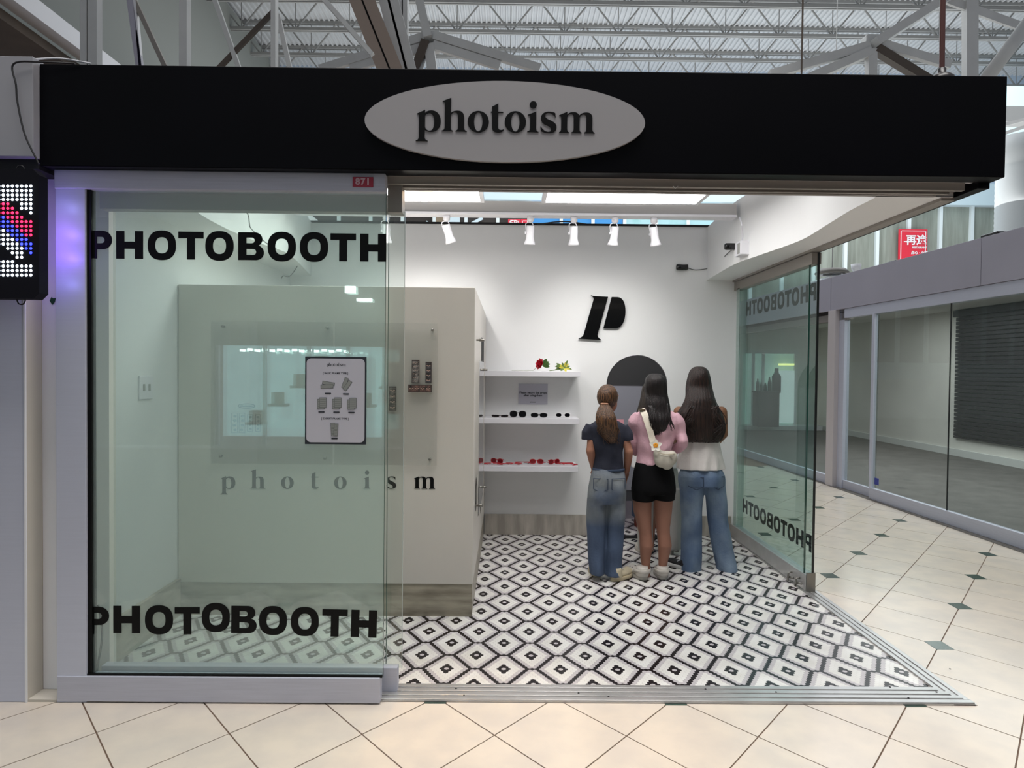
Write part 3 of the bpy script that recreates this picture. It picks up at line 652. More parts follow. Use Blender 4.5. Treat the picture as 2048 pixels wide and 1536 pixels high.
# ============================================================ SIGN AND HEADER
YSG = 3.20
sg = root('shop_sign', 'long black fascia sign with a white oval reading photoism', 'sign', (.07, 3.3, 2.52))
box('sign_box', -2.155, 2.296, YSG, 3.30, 2.515, 2.980, M_SIGN, sg, .004)
box('side_fascia', 2.240, 2.296, 3.30, 6.85, 2.489, 2.985, M_SIGN, sg, .003)
ov = W(1010, 243, YSG-.02); e0 = W(729, 243, YSG-.02); e1 = W(1010, 324, YSG-.02)
rx_, rz_ = abs(ov.x-e0.x), abs(ov.z-e1.z)
add('oval_board', *prism([(ov.x+rx_*math.cos(2*PI*k/72), ov.z+rz_*math.sin(2*PI*k/72)) for k in range(72)], lambda u, v, d: (u, d, v), YSG-.02, YSG), M_OVAL, sg)
ks = 3.18/FP/5.389
for ch, cx, by_ in zip('photoism', (62, 342, 620, 870, 1020, 1262, 1404, 1605), (442, 442, 447, 450, 450, 452, 457, 458)):
    add('letter', *place(curve_mesh(serif(ch, 0, ks), .004), W(820+cx/5.389, 180+by_/5.389, YSG-.0222)), M_VINYL, sg)
# hanging black pipe with dome on the sign, thin rod
hp = W(1881, 145, 3.27); hg = root('hanger_pipe', 'dark red-brown hanger pipe with a dome flange on top of the black sign', 'pipe', (hp.x, 3.26, 2.98))
add('pipe', *tube([(hp.x, 3.26, 2.99), (W(1880, 0, 3.26).x, 3.26, 5.2)], .012, 12), mat('brown_pipe', (92, 58, 54), .4), hg)
add('dome_flange', *lathe([(.055, 0), (.053, .012), (.038, .026), (.018, .034), (.018, .055), (.013, .06)], (hp.x, 3.26, 2.98), seg=24), mat('dark_flange', (44, 42, 44), .3), hg, True)
hr = W(1603, 148, 3.27); tag(add('hanger_rod', *tube([(hr.x, 3.27, 2.98), (hr.x, 3.27, 5.2)], .0045, 8), M_STEELD), 'thin steel hanger rod above the right half of the sign', 'rod')
# header
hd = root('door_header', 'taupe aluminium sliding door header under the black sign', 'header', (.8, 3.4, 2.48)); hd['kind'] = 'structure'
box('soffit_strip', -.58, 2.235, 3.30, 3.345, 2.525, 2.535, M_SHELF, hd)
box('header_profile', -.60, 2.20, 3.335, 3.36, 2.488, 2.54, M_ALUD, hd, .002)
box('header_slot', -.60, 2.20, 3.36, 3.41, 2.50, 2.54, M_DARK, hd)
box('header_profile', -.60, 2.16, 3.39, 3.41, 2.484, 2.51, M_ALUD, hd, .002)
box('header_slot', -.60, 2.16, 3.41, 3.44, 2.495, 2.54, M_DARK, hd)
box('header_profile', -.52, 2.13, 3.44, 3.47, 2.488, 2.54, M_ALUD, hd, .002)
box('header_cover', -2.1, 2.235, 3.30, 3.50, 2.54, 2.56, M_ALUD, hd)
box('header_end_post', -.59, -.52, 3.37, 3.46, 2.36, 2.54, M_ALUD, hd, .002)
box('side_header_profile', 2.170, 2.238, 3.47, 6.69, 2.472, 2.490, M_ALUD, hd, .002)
add('dangling_clip', *tube([(W(1352, 372, 3.32).x-.012, 3.33, 2.492), (W(1352, 372, 3.32).x, 3.33, 2.480), (W(1352, 372, 3.32).x+.012, 3.33, 2.492)], .0015, 6), M_SHELF, hd)
# ============================================================ FRONT GLASS DOORS
YF = 3.26
d1 = root('door_1', 'front sliding glass door with PHOTOBOOTH lettering and grey aluminium frame', 'door', (-1.36, YF, 0)); d1['kind'] = 'structure'
xl, xr = -2.125, -.592
zt1 = 2.427
box('left_stile', xl, -1.985, YF, YF+.055, 0.0, 2.52, M_ALU, d1, .003)
vq = bev(bx(xl+.002, xr, YF-.004, YF+.055, 0.006, .128), .004); add('bottom_rail', *vq, M_ALUH, d1)
box('top_rail', xl, W(771, 360, YF).x, YF-.008, YF+.055, zt1, 2.515, M_ALUH, d1, .004)
gx1 = W(769, 900, YF+.03).x
box('glass_pane', -1.985, gx1, YF+.024, YF+.034, .12, zt1+.01, M_GLASSF, d1)
box('glass_edge', gx1, gx1+.002, YF+.024, YF+.034, .12, zt1, M_GEDGE, d1)
box('gasket', -1.985, -1.965, YF+.012, YF+.05, .128, zt1, M_VINYL, d1)
box('gasket', -1.985, gx1, YF+.005, YF+.02, .126, .136, M_VINYL, d1)
capz = W(178, 517, YF+.024); cs = .1312
for ch, x, w in PB: add('letter', *place(curve_mesh([[(a*cs, b*cs) for a, b in l] for l in sans(ch, w)], .0012), (capz.x+x*cs, YF+.0225, capz.z)), M_VINYL, d1)
ylow = {0: 430, 1: 425, 2: 430, 3: 432, 4: 418, 5: 425, 6: 433, 7: 438, 8: 442, 9: 445}
xs_ = (440, 580, 742, 895, 1033, 1183, 1325, 1488, 1648, 1795)
for i, (ch, x, w) in enumerate(PB):
    o = W(xs_[i]/2.56, 1100+(ylow[i]+(-3 if ch in 'O' else 0))/2.56, YF+.022); a = math.radians((0, 0, 0, .5, 0, -.5, -.5, -.5, -1, -1.5)[i])
    add('letter', *place(curve_mesh([[(a_*cs, b_*cs) for a_, b_ in l] for l in sans(ch, w)], .0012), (o.x, YF+.0225, o.z), (math.cos(a), 0, math.sin(a)), (-math.sin(a), 0, math.cos(a))), M_VINYL, d1)
u = W(726, 364, YF-.01); un = root('unit_number_plate', 'small red plate reading 871 on the door frame', 'plate', tuple(u)); box('plate', u.x-.048, u.x+.048, YF-.013, YF-.009, u.z-.023, u.z+.023, mat('red_plate', (168, 40, 66), .4), un, .001)
add('digits', *place(text_vq('871', .042, .001, .0016, 1.15), (u.x, YF-.0135, u.z)), mat('plate_white', (214, 180, 190), .5), un)
d2 = root('door_2', 'second sliding glass door behind the first one', 'door', (-1.3, 3.40, 0)); d2['kind'] = 'structure'
gx2 = W(808, 800, 3.41).x
box('bottom_rail', -1.98, -.528, 3.372, 3.425, .006, .128, M_ALUH, d2, .003)
box('glass_pane', -1.93, gx2, 3.392, 3.402, .12, 2.37, glass('clear_second_glass', (.93, .965, .95), 1.0, .02, (.7, .85, .8)), d2)
box('glass_edge', gx2, gx2+.002, 3.392, 3.402, .12, 2.37, mat('pale_glass_edge', (190, 200, 198), .2), d2)
box('top_rail', -1.98, -.60, 3.365, 3.43, 2.36, 2.45, M_ALUD, d2, .003)
d6 = root('door_3', 'third sliding glass door at the back of the stacked front doors', 'door', (-1.3, 3.45, 0)); d6['kind'] = 'structure'
box('bottom_rail', -1.98, -.62, 3.435, 3.468, .006, .10, M_ALUH, d6, .003); box('glass_edge', W(775, 800, 3.45).x, W(775, 800, 3.45).x+.003, 3.445, 3.455, .10, 2.37, M_GEDGE, d6); box('top_rail', -1.98, -.60, 3.435, 3.475, 2.37, 2.46, M_ALUD, d6, .003)
# inner jamb
tag(box('trim_4', -2.11, -1.99, 3.46, 3.52, 0, 2.5, mat('cream_jamb', (226, 222, 212), .5)), 'cream door jamb at the left wall', 'trim', kind='structure')
wire('cable', [(-1.955, 3.30, .02), (-1.965, 3.31, .12), (-1.945, 3.32, .30), (-1.958, 3.31, .45)], .005, M_WBLK, 'black cable standing in the lower left corner of the glass door')
# ============================================================ RIGHT SIDE GLASS DOOR
XR = 2.235
d3 = root('door_4', 'glass side door with mirrored PHOTOBOOTH lettering at the right of the shop', 'door', (XR, 5.8, 0)); d3['kind'] = 'structure'
y0, y1 = 4.98, 6.62
box('glass_pane', XR-.005, XR+.005, y0, y1, .12, 2.40, M_GLASSR, d3)
box('glass_pane', XR-.045, XR-.035, y0+.05, y1, .12, 2.40, glass('clear_side_glass', (.93, .96, .955), .6, 0, (1, 1, 1), .8), d3)
box('front_edge', XR-.008, XR+.008, y0-.006, y0, .03, 2.47, mat('dark_edge_seal', (30, 34, 34), .3), d3)
box('front_edge', XR-.046, XR-.034, y0+.044, y0+.05, .03, 2.40, M_GEDGE, d3)
box('edge_strip', XR-.05, XR+.02, y1-.10, y1-.03, .12, 2.40, glass('green_strip_glass', (.72, .82, .79), .6, .2, (.7, .8, .76)), d3)
box('bottom_rail', XR-.055, XR+.02, y0-.004, y1+.05, .014, .130, M_ALUB, d3, .004)
box('top_rail', XR-.05, XR+.02, y0-.004, y1+.06, 2.385, 2.47, M_ALUD, d3, .003)
for yy in (5.06, 5.20): add('floor_lock', *join(tube([(XR-.058, yy, .085), (XR-.085, yy, .080), (XR-.09, yy, .02)], .008, 8), tube([(XR-.06, yy-.03, .05), (XR-.08, yy+.02, .045)], .009, 8)), M_CHROME, d3, True)
box('end_cap', XR-.05, XR+.015, y0-.02, y0-.004, .012, .15, M_CHROME, d3, .003)
for zc, cs2 in ((2.195, .132), (.345, .128)):
    L0, L1 = 5.02, 6.50; k = (L1-L0)/10.69
    for ch, x, w in PB:
        lp = [[(a*k, b*cs2) for a, b in l] for l in sans(ch, w)]
        add('letter', *place(curve_mesh(lp, .0012), (XR+.0065, L0+x*k, zc-cs2/2), (0, 1, 0), (0, 0, 1)), M_VINYL, d3)
# ============================================================ LEFT NEIGHBOUR
nb = root('wall_neighbour', 'grey aluminium storefront frame and pale fascia left of the photo booth shop', 'wall', (-2.6, 3.3, 0)); nb['kind'] = 'structure'
nx0 = W(52, 1300, 3.26).x; 
box('frame_stile', -2.46, nx0, 3.26, 3.34, 0.0, 2.50, M_ALU, nb, .003); box('bottom_rail', -3.6, -2.46, 3.26, 3.34, 0.0, .13, M_ALUH, nb, .003); box('top_rail', -3.6, nx0, 3.25, 3.34, 2.45, 2.53, M_ALUH, nb, .003)
box('window_glass', -3.6, -2.46, 3.30, 3.31, .13, 2.45, M_GLASSM, nb)
M_REV = mat('cream_reveal', (206, 200, 188), .6); M_PLS = mat('white_post_paint', (244, 244, 248), .5)
xa = nx0; xb = xl
box('reveal_side', xa, xa+.006, 3.262, 3.37, 0, 2.50, M_REV, nb); box('corner_bead', xa-.002, xa+.006, 3.254, 3.262, 0.0, 2.50, M_PLS, nb)
box('white_post', xa+.006, xb-.002, 3.37, 3.46, .012, 2.52, M_PLS, nb, .002)
box('reveal_sill', xa+.006, xb-.002, 3.262, 3.37, 0.0, .012, M_REV, nb)
box('fascia', -3.8, -2.158, 3.16, 3.5, 2.545, 2.995, mat('pale_fascia', (172, 172, 178), .5), nb, .003); box('fascia_lip', -3.8, -2.16, 3.20, 3.46, 2.50, 2.545, M_DARK, nb)
box('shop_wall', -3.6, -3.55, 3.34, 6, 0, 2.6, mat('mustard_wall', (176, 150, 60), .6), nb); box('shop_wall', -3.6, -2.24, 5.0, 5.06, 0, 2.6, mat('mustard_wall', (176, 150, 60), .6), nb)
g = F(107, 602, 0); gp = W(106, 602, 3.37); tag(add('green_sticker', *prism([(gp.x-.014, gp.z), (gp.x-.006, gp.z+.018), (gp.x+.004, gp.z+.012), (gp.x+.014, gp.z+.014), (gp.x+.010, gp.z-.006), (gp.x-.002, gp.z-.018)], lambda u, v, d: (u, d, v), 3.366, 3.369), mat('green_tape', (24, 74, 44), .6)), 'small torn green tape piece on the white post', 'sticker')
# hanging wires at the fascia
wire('cable', [W(78, 328, 3.15), W(50, 270, 3.14), W(35, 205, 3.14), W(32, 170, 3.14), W(27, 128, 3.14), W(80, 124, 3.15), W(150, 127, 3.18)], .004, M_WBLK, 'black cable drooping down the pale fascia beside the sign')
wire('cable', [W(0, 124, 3.3), W(60, 119, 3.25), W(120, 117, 3.25), W(165, 124, 3.25), W(182, 127, 3.25)], .004, M_SHELF, 'white cable along the top edge of the pale fascia')
# LED sign
lx1 = W(78, 460, 3.08).x; lz0 = W(78, 598, 3.08).z; lz1 = W(78, 338, 3.08).z; lx0 = lx1-.62
ls = root('led_sign', 'black hanging led sign with red white and blue dots at the left edge', 'sign', ((lx0+lx1)/2, 3.10, lz0))
oc = .026
add('sign_case', *prism([(lx0+oc, lz0), (lx1-oc, lz0), (lx1, lz0+oc), (lx1, lz1-oc), (lx1-oc, lz1), (lx0+oc, lz1), (lx0, lz1-oc), (lx0, lz0+oc)], lambda u, v, d: (u, d, v), 3.08, 3.14), mat('led_sign_case', (14, 14, 24), .65, spec=.2), ls)
for nm, col, est in (('white_led', (225, 240, 255), 7), ('red_led', (255, 30, 70), 5), ('blue_led', (40, 50, 255), 6)):
    V = []; Q = []
    for c in range(0, 14):
        for r in range(0, 21):
            px = 61-c*9.2; py = 372+r*8.9+c*.0
            cc = min(c, 13-c) if c > 6 else c
            if r < 4: k = 'white_led'
            elif r < 6+0 and cc < 3 and r-4 >= 0 and (cc <= 2-(r < 5)*0): k = 'white_led'
            elif r == 6 and cc == 0: k = 'white_led'
            elif r in (4, 5, 6, 7, 8, 9, 10, 11) and r+cc*.9 < 12.2 and r+cc*.9 >= 8.0: k = 'red_led'
            elif r+cc*.9 >= 12.2 and r+cc*.9 < 15.4: k = 'blue_led'
            elif 15.4 <= r+cc*.9 < 19 and cc > 1 and r < 17: k = 'white_led'
            elif r >= 17: k = 'white_led' if r > 17 or cc > 3 else None
            else: k = None
            if k != nm: continue
            p = W(px, py, 3.078); vq = lathe([(0, -.004), (.0045, -.003), (.0065, 0)], (p.x, 3.08, p.z), 'y', 8)
            n = len(V); V += vq[0]; Q += [tuple(i+n for i in f) for f in vq[1]]
    tag(add(nm, V, Q, mat(nm, col, .3, emit=col, estr=est), ls), kind='stuff')
for px in (38,): 
    p = W(px, 340, 3.1); add('hook', *tube(smoothpath([(p.x-.02, 3.11, lz1), (p.x-.01, 3.11, lz1+.02), (p.x+.01, 3.11, lz1+.02), (p.x+.02, 3.11, lz1)], 4), .003, 6), M_WBLK, ls)
    add('hook', *tube(smoothpath([(p.x-.02, 3.11, lz0), (p.x-.01, 3.11, lz0-.02), (p.x+.01, 3.11, lz0-.02), (p.x+.02, 3.11, lz0)], 4), .003, 6), M_WBLK, ls)
for py_, c_, e_ in ((400, (.36, .36, 1), .15), (455, (.40, .20, 1), .30), (505, (.30, .14, 1), .42), (560, (.30, .30, 1), .16)):
    light('led_sign_glow', 'POINT', (lx1-.012, 3.168, W(78, py_, 3.17).z), e_, c_, .004)
# ============================================================ RIGHT MALL STOREFRONT
A_ = Vector((4.735, 6.253, 0)); B_ = Vector((4.597, 9.816, 0)); su = (B_-A_).normalized(); sn = Vector((-su.y, su.x, 0))   # sn points into the corridor
def SB(name, s0, s1, n0, n1, z0, z1, m, par, b=0.):
    vq = bx(s0, s1, n0, n1, z0, z1)
    if b: vq = bev(vq, b)
    return add(name, [A_+su*v[0]+sn*v[1]+Vector((0, 0, v[2])) for v in vq[0]], [tuple(reversed(f)) for f in vq[1]], m, par)
wr = root('wall_right', 'lavender grey panelled fascia above the empty storefront on the right', 'wall', tuple(A_)); wr['kind'] = 'structure'
def sat(px):   # s where the ray through px meets the storefront plane
    best = min((abs(px-_prj(A_+su*s/100)[0]), s/100) for s in range(-300, 900, 2)); return best[1]
def _prj(P):
    c = CM.transposed() @ (Vector(P)-CO); return 1024-FP*c.x/c.z, 768+FP*c.y/c.z
j1 = sat(1948)
for s0, s1 in ((-3.2, j1-.004), (j1+.004, 3.57), (3.58, 8.2)): SB('fascia_panel', s0, s1, -.14, 0, 2.49, 2.965, M_LAV, wr, .002)
SB('fascia_back', -3.2, 8.2, -.16, -.05, 2.44, 2.95, M_DARK, wr)
SB('header', -3.2, 3.22, -.10, -.012, 2.36, 2.487, M_ALU, wr, .003); SB('header', 3.22, 8.2, -.14, -.05, 2.34, 2.487, M_ALUD, wr, .003)
d4 = root('window_1', 'tall glass storefront of the empty unit on the right', 'window', tuple(A_)); d4['kind'] = 'structure'
sm1 = sat(1738); sm2 = sat(1888)
SB('bottom_rail', -3.2, sm1+.02, -.06, 0, 0.004, .145, M_ALUH, d4, .004); SB('bottom_rail', sm1+.02, 3.36, -.12, -.065, 0.004, .12, M_ALUH, d4, .004); SB('bottom_rail', 3.6, 8.2, -.10, -.04, 0.004, .13, M_ALUH, d4, .004)
SB('mullion', sm1-.02, sm1+.035, -.055, -.005, .14, 2.37, M_ALU, d4, .003)
SB('glass_pane', sm1, sm2-.003, -.032, -.024, .14, 2.37, M_GLASSM, d4); SB('glass_pane', sm2+.003, sm2+1.3, -.032, -.024, .14, 2.37, M_GLASSM, d4) if False else SB('glass_pane', -1.2, sm2-.003, -.032, -.024, .14, 2.37, M_GLASSM, d4)
SB('glass_pane', sm2+.004, sm1, -.032, -.024, .14, 2.37, M_GLASSM, d4) if False else None
SB('glass_joint', sm2-.004, sm2+.004, -.034, -.022, .14, 2.37, M_DARK, d4)
SB('glass_pane', -3.2, -1.206, -.032, -.024, .14, 2.37, M_GLASSM, d4)
SB('glass_pane', sm1+.03, 3.30, -.10, -.092, .12, 2.36, M_GLASSM, d4)
SB('end_stile', 3.28, 3.42, -.13, -.05, 0.0, 2.49, M_ALU, d4, .003)
SB('glass_pane', 3.62, 8.2, -.08, -.072, .12, 2.36, M_GLASSM, d4)
SB('corner_post', 3.42, 3.62, -.16, 0.01, 0.0, 2.49, mat('pinkish_white_post', (206, 200, 202), .5), d4, .003)
SB('security_sticker', sm1-.16, sm1-.07, -.0225, -.020, .20, .285, mat('blue_sticker', (34, 52, 150), .4), d4)
# unit interior
wu = root('wall_unit', 'grey walls of the empty unit behind the right storefront', 'wall', (8.8, 12, 0)); wu['kind'] = 'structure'
M_UW = mat('unit_wall_paint', (232, 230, 222), .7, noise=.12, nscale=.8)
box('back_wall', 8.85, 8.95, 2.5, 19.6, 0, 2.9, M_UW, wu); box('end_wall', 4.2, 8.9, 19.5, 19.6, 0, 2.9, M_UW, wu); box('near_wall', 4.8, 8.9, 2.4, 2.5, 0, 2.9, M_UW, wu)
box('skirting', 8.80, 8.85, 2.5, 19.5, .0, .14, mat('white_skirting', (220, 222, 218), .5), wu, .004); box('unit_ceiling', 4.80, 8.9, 2.5, 19.6, 2.86, 2.94, M_UW, wu)
uf = add('floor_unit', [(4.72, 2.5, .004), (8.9, 2.5, .004), (8.9, 19.5, .004), (4.3, 19.5, .004), (4.58, 9.8, .004)], [(0, 1, 2, 3, 4)], mat('grey_carpet_floor', (112, 108, 104), .85, noise=.25, nscale=3, bump=.3, bscale=150)); tag(uf, 'dark grey floor of the empty unit', 'floor', kind='structure')
light('unit_light', 'AREA', (6.6, 10, 2.82), 260, (.97, .98, 1), 2.4, 9)
# shutter on the unit's back wall
sh = root('roller_shutter', 'dark slatted roller shutter on the back wall of the empty unit', 'shutter', (8.8, 12, .4))
M_SLAT = mat('dark_slat', (52, 50, 52), .45, noise=.2, nscale=6)
sy1 = S(1913, 700, 8.82).y; n = 30
sl = None
for k in range(n):
    z0 = .40+k*2.32/n
    vq = bev(bx(8.795, 8.825, sy1-5.2, sy1, z0, z0+2.32/n-.012), .004, 1)
    if sl is None: sl = add('shutter_slat', *vq, M_SLAT, sh); zb0 = z0
    else:
        o = sl.copy(); COL.objects.link(o); o.parent = sh; o.location = (0, 0, z0-zb0)
box('shutter_box', 8.74, 8.845, sy1-5.3, sy1+.02, 2.72, 2.85, M_SLAT, sh, .01); box('bottom_bar', 8.79, 8.84, sy1-5.2, sy1, .36, .39, M_SLAT, sh, .005)
tag(add('wall_light_bar', *bev(bx(8.70, 8.8, 8.0, 9.6, 2.2, 2.3), .02), M_SHELF), 'pale bar fixture near the right edge of the dark shutter', 'fixture')
# bright room at the far end of the unit
zt = W(1500, 700, 19.5).z; zb = W(1500, 848, 19.5).z; xa_, xb_ = W(1477, 780, 19.5).x, W(1592, 780, 19.5).x
br = root('lit_kitchen_window', 'brightly lit opening with shelves seen through the side glass door', 'window', ((xa_+xb_)/2, 19.5, zb)); 
M_LIT = mat('cream_wall_glow', (214, 232, 226), .6, emit=(200, 232, 224), estr=.42)  # wall emits by itself, in place of the room's own lighting
box('lit_back', xa_, xb_, 19.46, 19.49, zb, zt, M_LIT, br)
for x in (xa_, xb_-.1, xa_+.62, xa_+.34): box('frame_post', x, x+.08, 19.40, 19.46, zb, zt, M_SHELF, br, .005)
box('frame_head', xa_, xb_, 19.38, 19.46, zt-.10, zt, M_SHELF, br, .005); box('sill_ledge', 4.4, xb_+.5, 18.9, 19.46, zb-.12, zb, M_SHELF, br, .005)
for k in range(12): box('blind_slat', xa_+.70, xb_-1.0, 19.42, 19.45, 1.05+k*.085, 1.10+k*.085, M_SHELF, br)
x3 = W(1566, 800, 19.0)
tag(box('white_standing_board', W(1549, 800, 19.0).x, W(1587, 800, 19.0).x, 18.95, 19.0, W(1566, 846, 19).z, W(1566, 741, 19).z, mat('white_board_glow', (246, 246, 246), .5, emit=(240, 242, 245), estr=.95), None, .01), 'tall blank white board standing in the lit opening', 'board')  # emission put into the board so it reads brighter than the wall behind
tag(box('yellow_lamp_bar', W(1558, 729, 19.3).x, W(1588, 729, 19.3).x, 19.28, 19.34, W(1560, 731, 19.3).z, W(1560, 727, 19.3).z, mat('yellow_tube', (255, 240, 170), .4, emit=(255, 236, 150), estr=3)), 'thin glowing yellow lamp bar above the white board', 'lamp')
ct = root('dark_counter', 'dark cluttered counter in the lit opening', 'counter', (6.8, 18.9, 0)); xk0, xk1 = W(1504, 820, 18.9).x, W(1546, 820, 18.9).x
box('counter_body', xk0, xk1, 18.45, 18.86, zb, 1.05, mat('counter_dark', (74, 78, 78), .5), ct, .01); box('counter_top', xk0-.02, xk1+.02, 18.42, 18.88, 1.05, 1.10, M_CHARL, ct, .006)
for k, (dx, r, h) in enumerate(((.05, .045, .34), (.15, .04, .24), (.26, .05, .22), (.56, .12, .62), (.375, .05, .38))):
    o = add('jar', *lathe([(0, 0), (r, 0), (r, h*.65), (r*.45, h*.8), (r*.45, h), (0, h)], (xk0+dx, 18.65, 1.10), seg=14), mat('jar_grey', (120, 130, 130), .3), None, True); tag(o, ['tall narrow jar at the left end of the far counter', 'short jar beside the tall narrow one on the far counter', 'squat jar in the middle of the far counter', 'largest vessel at the right end of the far counter', 'rounded jar just left of the largest vessel'][k], 'jar', 'jars on the far counter')
# ============================================================ FAR GALLERY
YG = 24.
gw = root('wall_gallery', 'far upper gallery glazing and white fascia of the mall', 'wall', (3, YG, 2)); gw['kind'] = 'structure'
M_GW = mat('gallery_white', (196, 216, 226), .6); M_POST = mat('gallery_post', (214, 226, 230), .5); M_GLZ = mat('gallery_grey_glazing', (150, 158, 150), .3, rgb2=(120, 126, 118), nscale=1.2, stretch=(4, 1, .4)); M_DKG = mat('gallery_dark_glazing', (58, 54, 52), .35, noise=.3, nscale=1.5)
zg = 7.42
pitch = 63*YG/FP; xg0 = W(996, 402, YG).x
xcut = lambda px: W(px, 440, YG).x
box('glazing_dark', -14, xcut(1060), YG, YG+.1, 2.0, zg, M_DKG, gw); box('glazing_pale', xcut(1245), xcut(1440), YG, YG+.1, 2.0, zg, mat('gallery_cyan_glazing', (168, 208, 216), .3, rgb2=(110, 180, 178), nscale=.9, lo=.5, hi=.7), gw)
box('glazing_banner', xcut(1060), xcut(1245), YG-.02, YG+.1, 2.0, zg, mat('blue_banner', (60, 140, 205), .5), gw)
box('glazing_grey', xcut(1440), 22, YG, YG+.1, 2.0, zg, M_GLZ, gw)
for k in range(-13, 20):
    x = xg0+k*pitch
    if x < 22: box('gallery_post', x-.055, x+.055, YG-.12, YG, 2.0, zg, M_POST, gw)
box('gallery_fascia', -14, 24, YG-.3, YG+.2, zg, zg+.75, M_GW, gw); box('upper_wall', -14, 24, YG+.1, YG+.3, zg+.75, 12.2, mat('upper_wall_blue_white', (188, 204, 222), .6), gw); box('gallery_floor_edge', -14, 24, YG-.3, YG+.2, 1.4, 2.0, M_GW, gw); box('lower_wall', -14, 24, YG, YG+.3, 0, 1.4, M_UW, gw)
for a_, b_ in (((852, 444), (864, 452)), ((935, 452), (965, 436)), ((1015, 416), (1040, 406))):
    add('stair_stringer', *beam_vq(W(*a_, YG-.15), W(*b_, YG-.15), .06, .10), M_GW, gw)
box('tan_curtain', xcut(864), xcut(892), YG-.06, YG-.02, 5, zg, mat('tan_curtain', (128, 116, 98), .7), gw); box('pale_door', xcut(892), xcut(920), YG-.06, YG-.02, 5, zg, M_GW, gw)
# red signs
def redsign(x0, x1, z0, z1, lab, lines):
    t = root('red_sign', lab, 'sign', ((x0+x1)/2, YG-.2, z0)); box('sign_board', x0, x1, YG-.20, YG-.14, z0, z1, mat('sign_red', (206, 40, 62), .5), t)
    w = .022; e = .05
    add('sign_border', *join(bx(x0+e, x1-e, YG-.21, YG-.20, z1-e-w, z1-e), bx(x0+e, x1-e, YG-.21, YG-.20, z0+e, z0+e+w), bx(x0+e, x0+e+w, YG-.21, YG-.20, z0+e, z1-e), bx(x1-e-w, x1-e, YG-.21, YG-.20, z0+e, z1-e)), M_SHELF, t)
    for s, u_, v_, sz in lines: add('sign_text', *place(text_vq(s, sz, .01, sz*.03), (x0+(x1-x0)*u_, YG-.215, z0+(z1-z0)*v_)), M_SHELF, t)
p0 = W(1791, 519, YG); p1 = W(1848, 461, YG)
redsign(p0.x, p1.x, p0.z-.15, p1.z, 'red square sign with white characters on the far gallery, upper right', (('再途', .60, .66, .36), ('RESTAURANT', .72, .46, .08), ('点心 · 小吃', .72, .30, .12)))
x0_, x1_ = p0.x, p1.x; zz_ = p0.z-.15+(p1.z-p0.z+.15)*.66
add('sign_dash', *join(bx(x0_+.16, x0_+.34, YG-.215, YG-.205, zz_-.05, zz_-.02), bx(x1_-.2, x1_-.07, YG-.215, YG-.205, zz_+.06, zz_+.09)), M_SHELF, bpy.data.objects['red_sign'])
p0 = W(1016, 470, YG); p1 = W(1040, 441, YG); redsign(p0.x, p1.x, p0.z, p1.z, 'small red sign with white letters just above the back wall', (('ER', .5, .72, .26),))
p0 = W(1041, 470, YG); p1 = W(1058, 441, YG); redsign(p0.x, p1.x, p0.z, p1.z, 'plain small red sign right of the lettered one above the back wall', ())
# white round column right
cx_ = W(2040, 400, 15).x; wc = root('round_column', 'large white ribbed round column behind the right storefront fascia', 'column', (cx_, 15, 0))
prof = [(0, 0)]
for k in range(56): z = k*.11; prof += [(.455, z), (.462, z+.055)]
prof += [(.45, 6.15), (.62, 6.3), (.62, 6.7), (0, 6.7)]
add('column_shaft', *lathe(prof, (cx_, 15, 0), seg=32), mat('column_white', (216, 222, 224), .5), wc, True)
# small far things behind the fascia
p = W(1664, 549, 16); fm = root('round_canopy', 'dark ringed round lamp canopy seen just right of the shop', 'lamp', tuple(p))
add('canopy', *lathe([(0, .02), (.22, .02), (.36, .0), (.38, .03), (.30, .12), (0, .16)], p, seg=28), mat('canopy_grey', (110, 106, 102), .4), fm, True); add('ring', *lathe([(.20, .0), (.26, -.012), (.30, .0)], p, seg=28), MB, fm, True)
add('rod', *tube([p+Vector((0, 0, .15)), (p.x, 16, 12)], .01, 6), M_STEEL, fm)
tag(box('white_ledge', W(1655, 560, 16).x, W(1725, 560, 16).x, 15.9, 17, W(1660, 570, 16).z, W(1660, 553, 16).z, M_SHELF, None, .01), 'white ledge on the far upper floor right of the shop', 'ledge')
p = W(1712, 545, 16); tag(add('white_urn', *lathe([(0, -.1), (.06, -.1), (.05, 0), (.10, .08), (.115, .19), (0, .19)], p, seg=20), M_SHELF, None, True), 'small white urn shape on the far ledge', 'urn')
for px, py, l in ((1788, 521, 'lower left corner of the red square sign'), (1987, 465, 'base of the round column')):
    p = W(px, py, 12); q = S(px, py, 4.9); tag(box('black_bracket', q.x-.05, q.x+.05, q.y-.12, q.y+.12, 2.966, 3.03, MB, None, .006), 'small black bracket on the fascia by the '+l, 'bracket')
# ============================================================ MALL ROOF
ZR = 12.0
V = []; Q = []; pw = .152
xr0, xr1 = -12.0, 24.0; n = int((xr1-xr0)/pw)
pts = []
for k in range(n):
    x = xr0+k*pw; pts += [(x, 0), (x+.045, 0), (x+.06, .05), (x+.135, .05)]
for x, z in pts: V += [(x, 9.0, ZR+z), (x, YG+.4, ZR+z)]
for i in range(len(pts)-1): Q.append((2*i, 2*i+1, 2*i+3, 2*i+2))
cl = add('ceiling', V, Q, M_DECK); tag(cl, 'white corrugated metal roof deck of the mall', 'ceiling', kind='structure')
box('roof_top', xr0, xr1, 9.0, YG+.4, ZR+.07, ZR+.2, M_DARK, cl)
PT = 1.5; HT = .98
jl = ['nearest roof joist crossing the top of the picture', 'second roof joist from the front', 'third roof joist from the front', 'fourth roof joist from the front', 'fifth roof joist from the front', 'farthest roof joist']
ya = W(1000, 12, 19.7).y
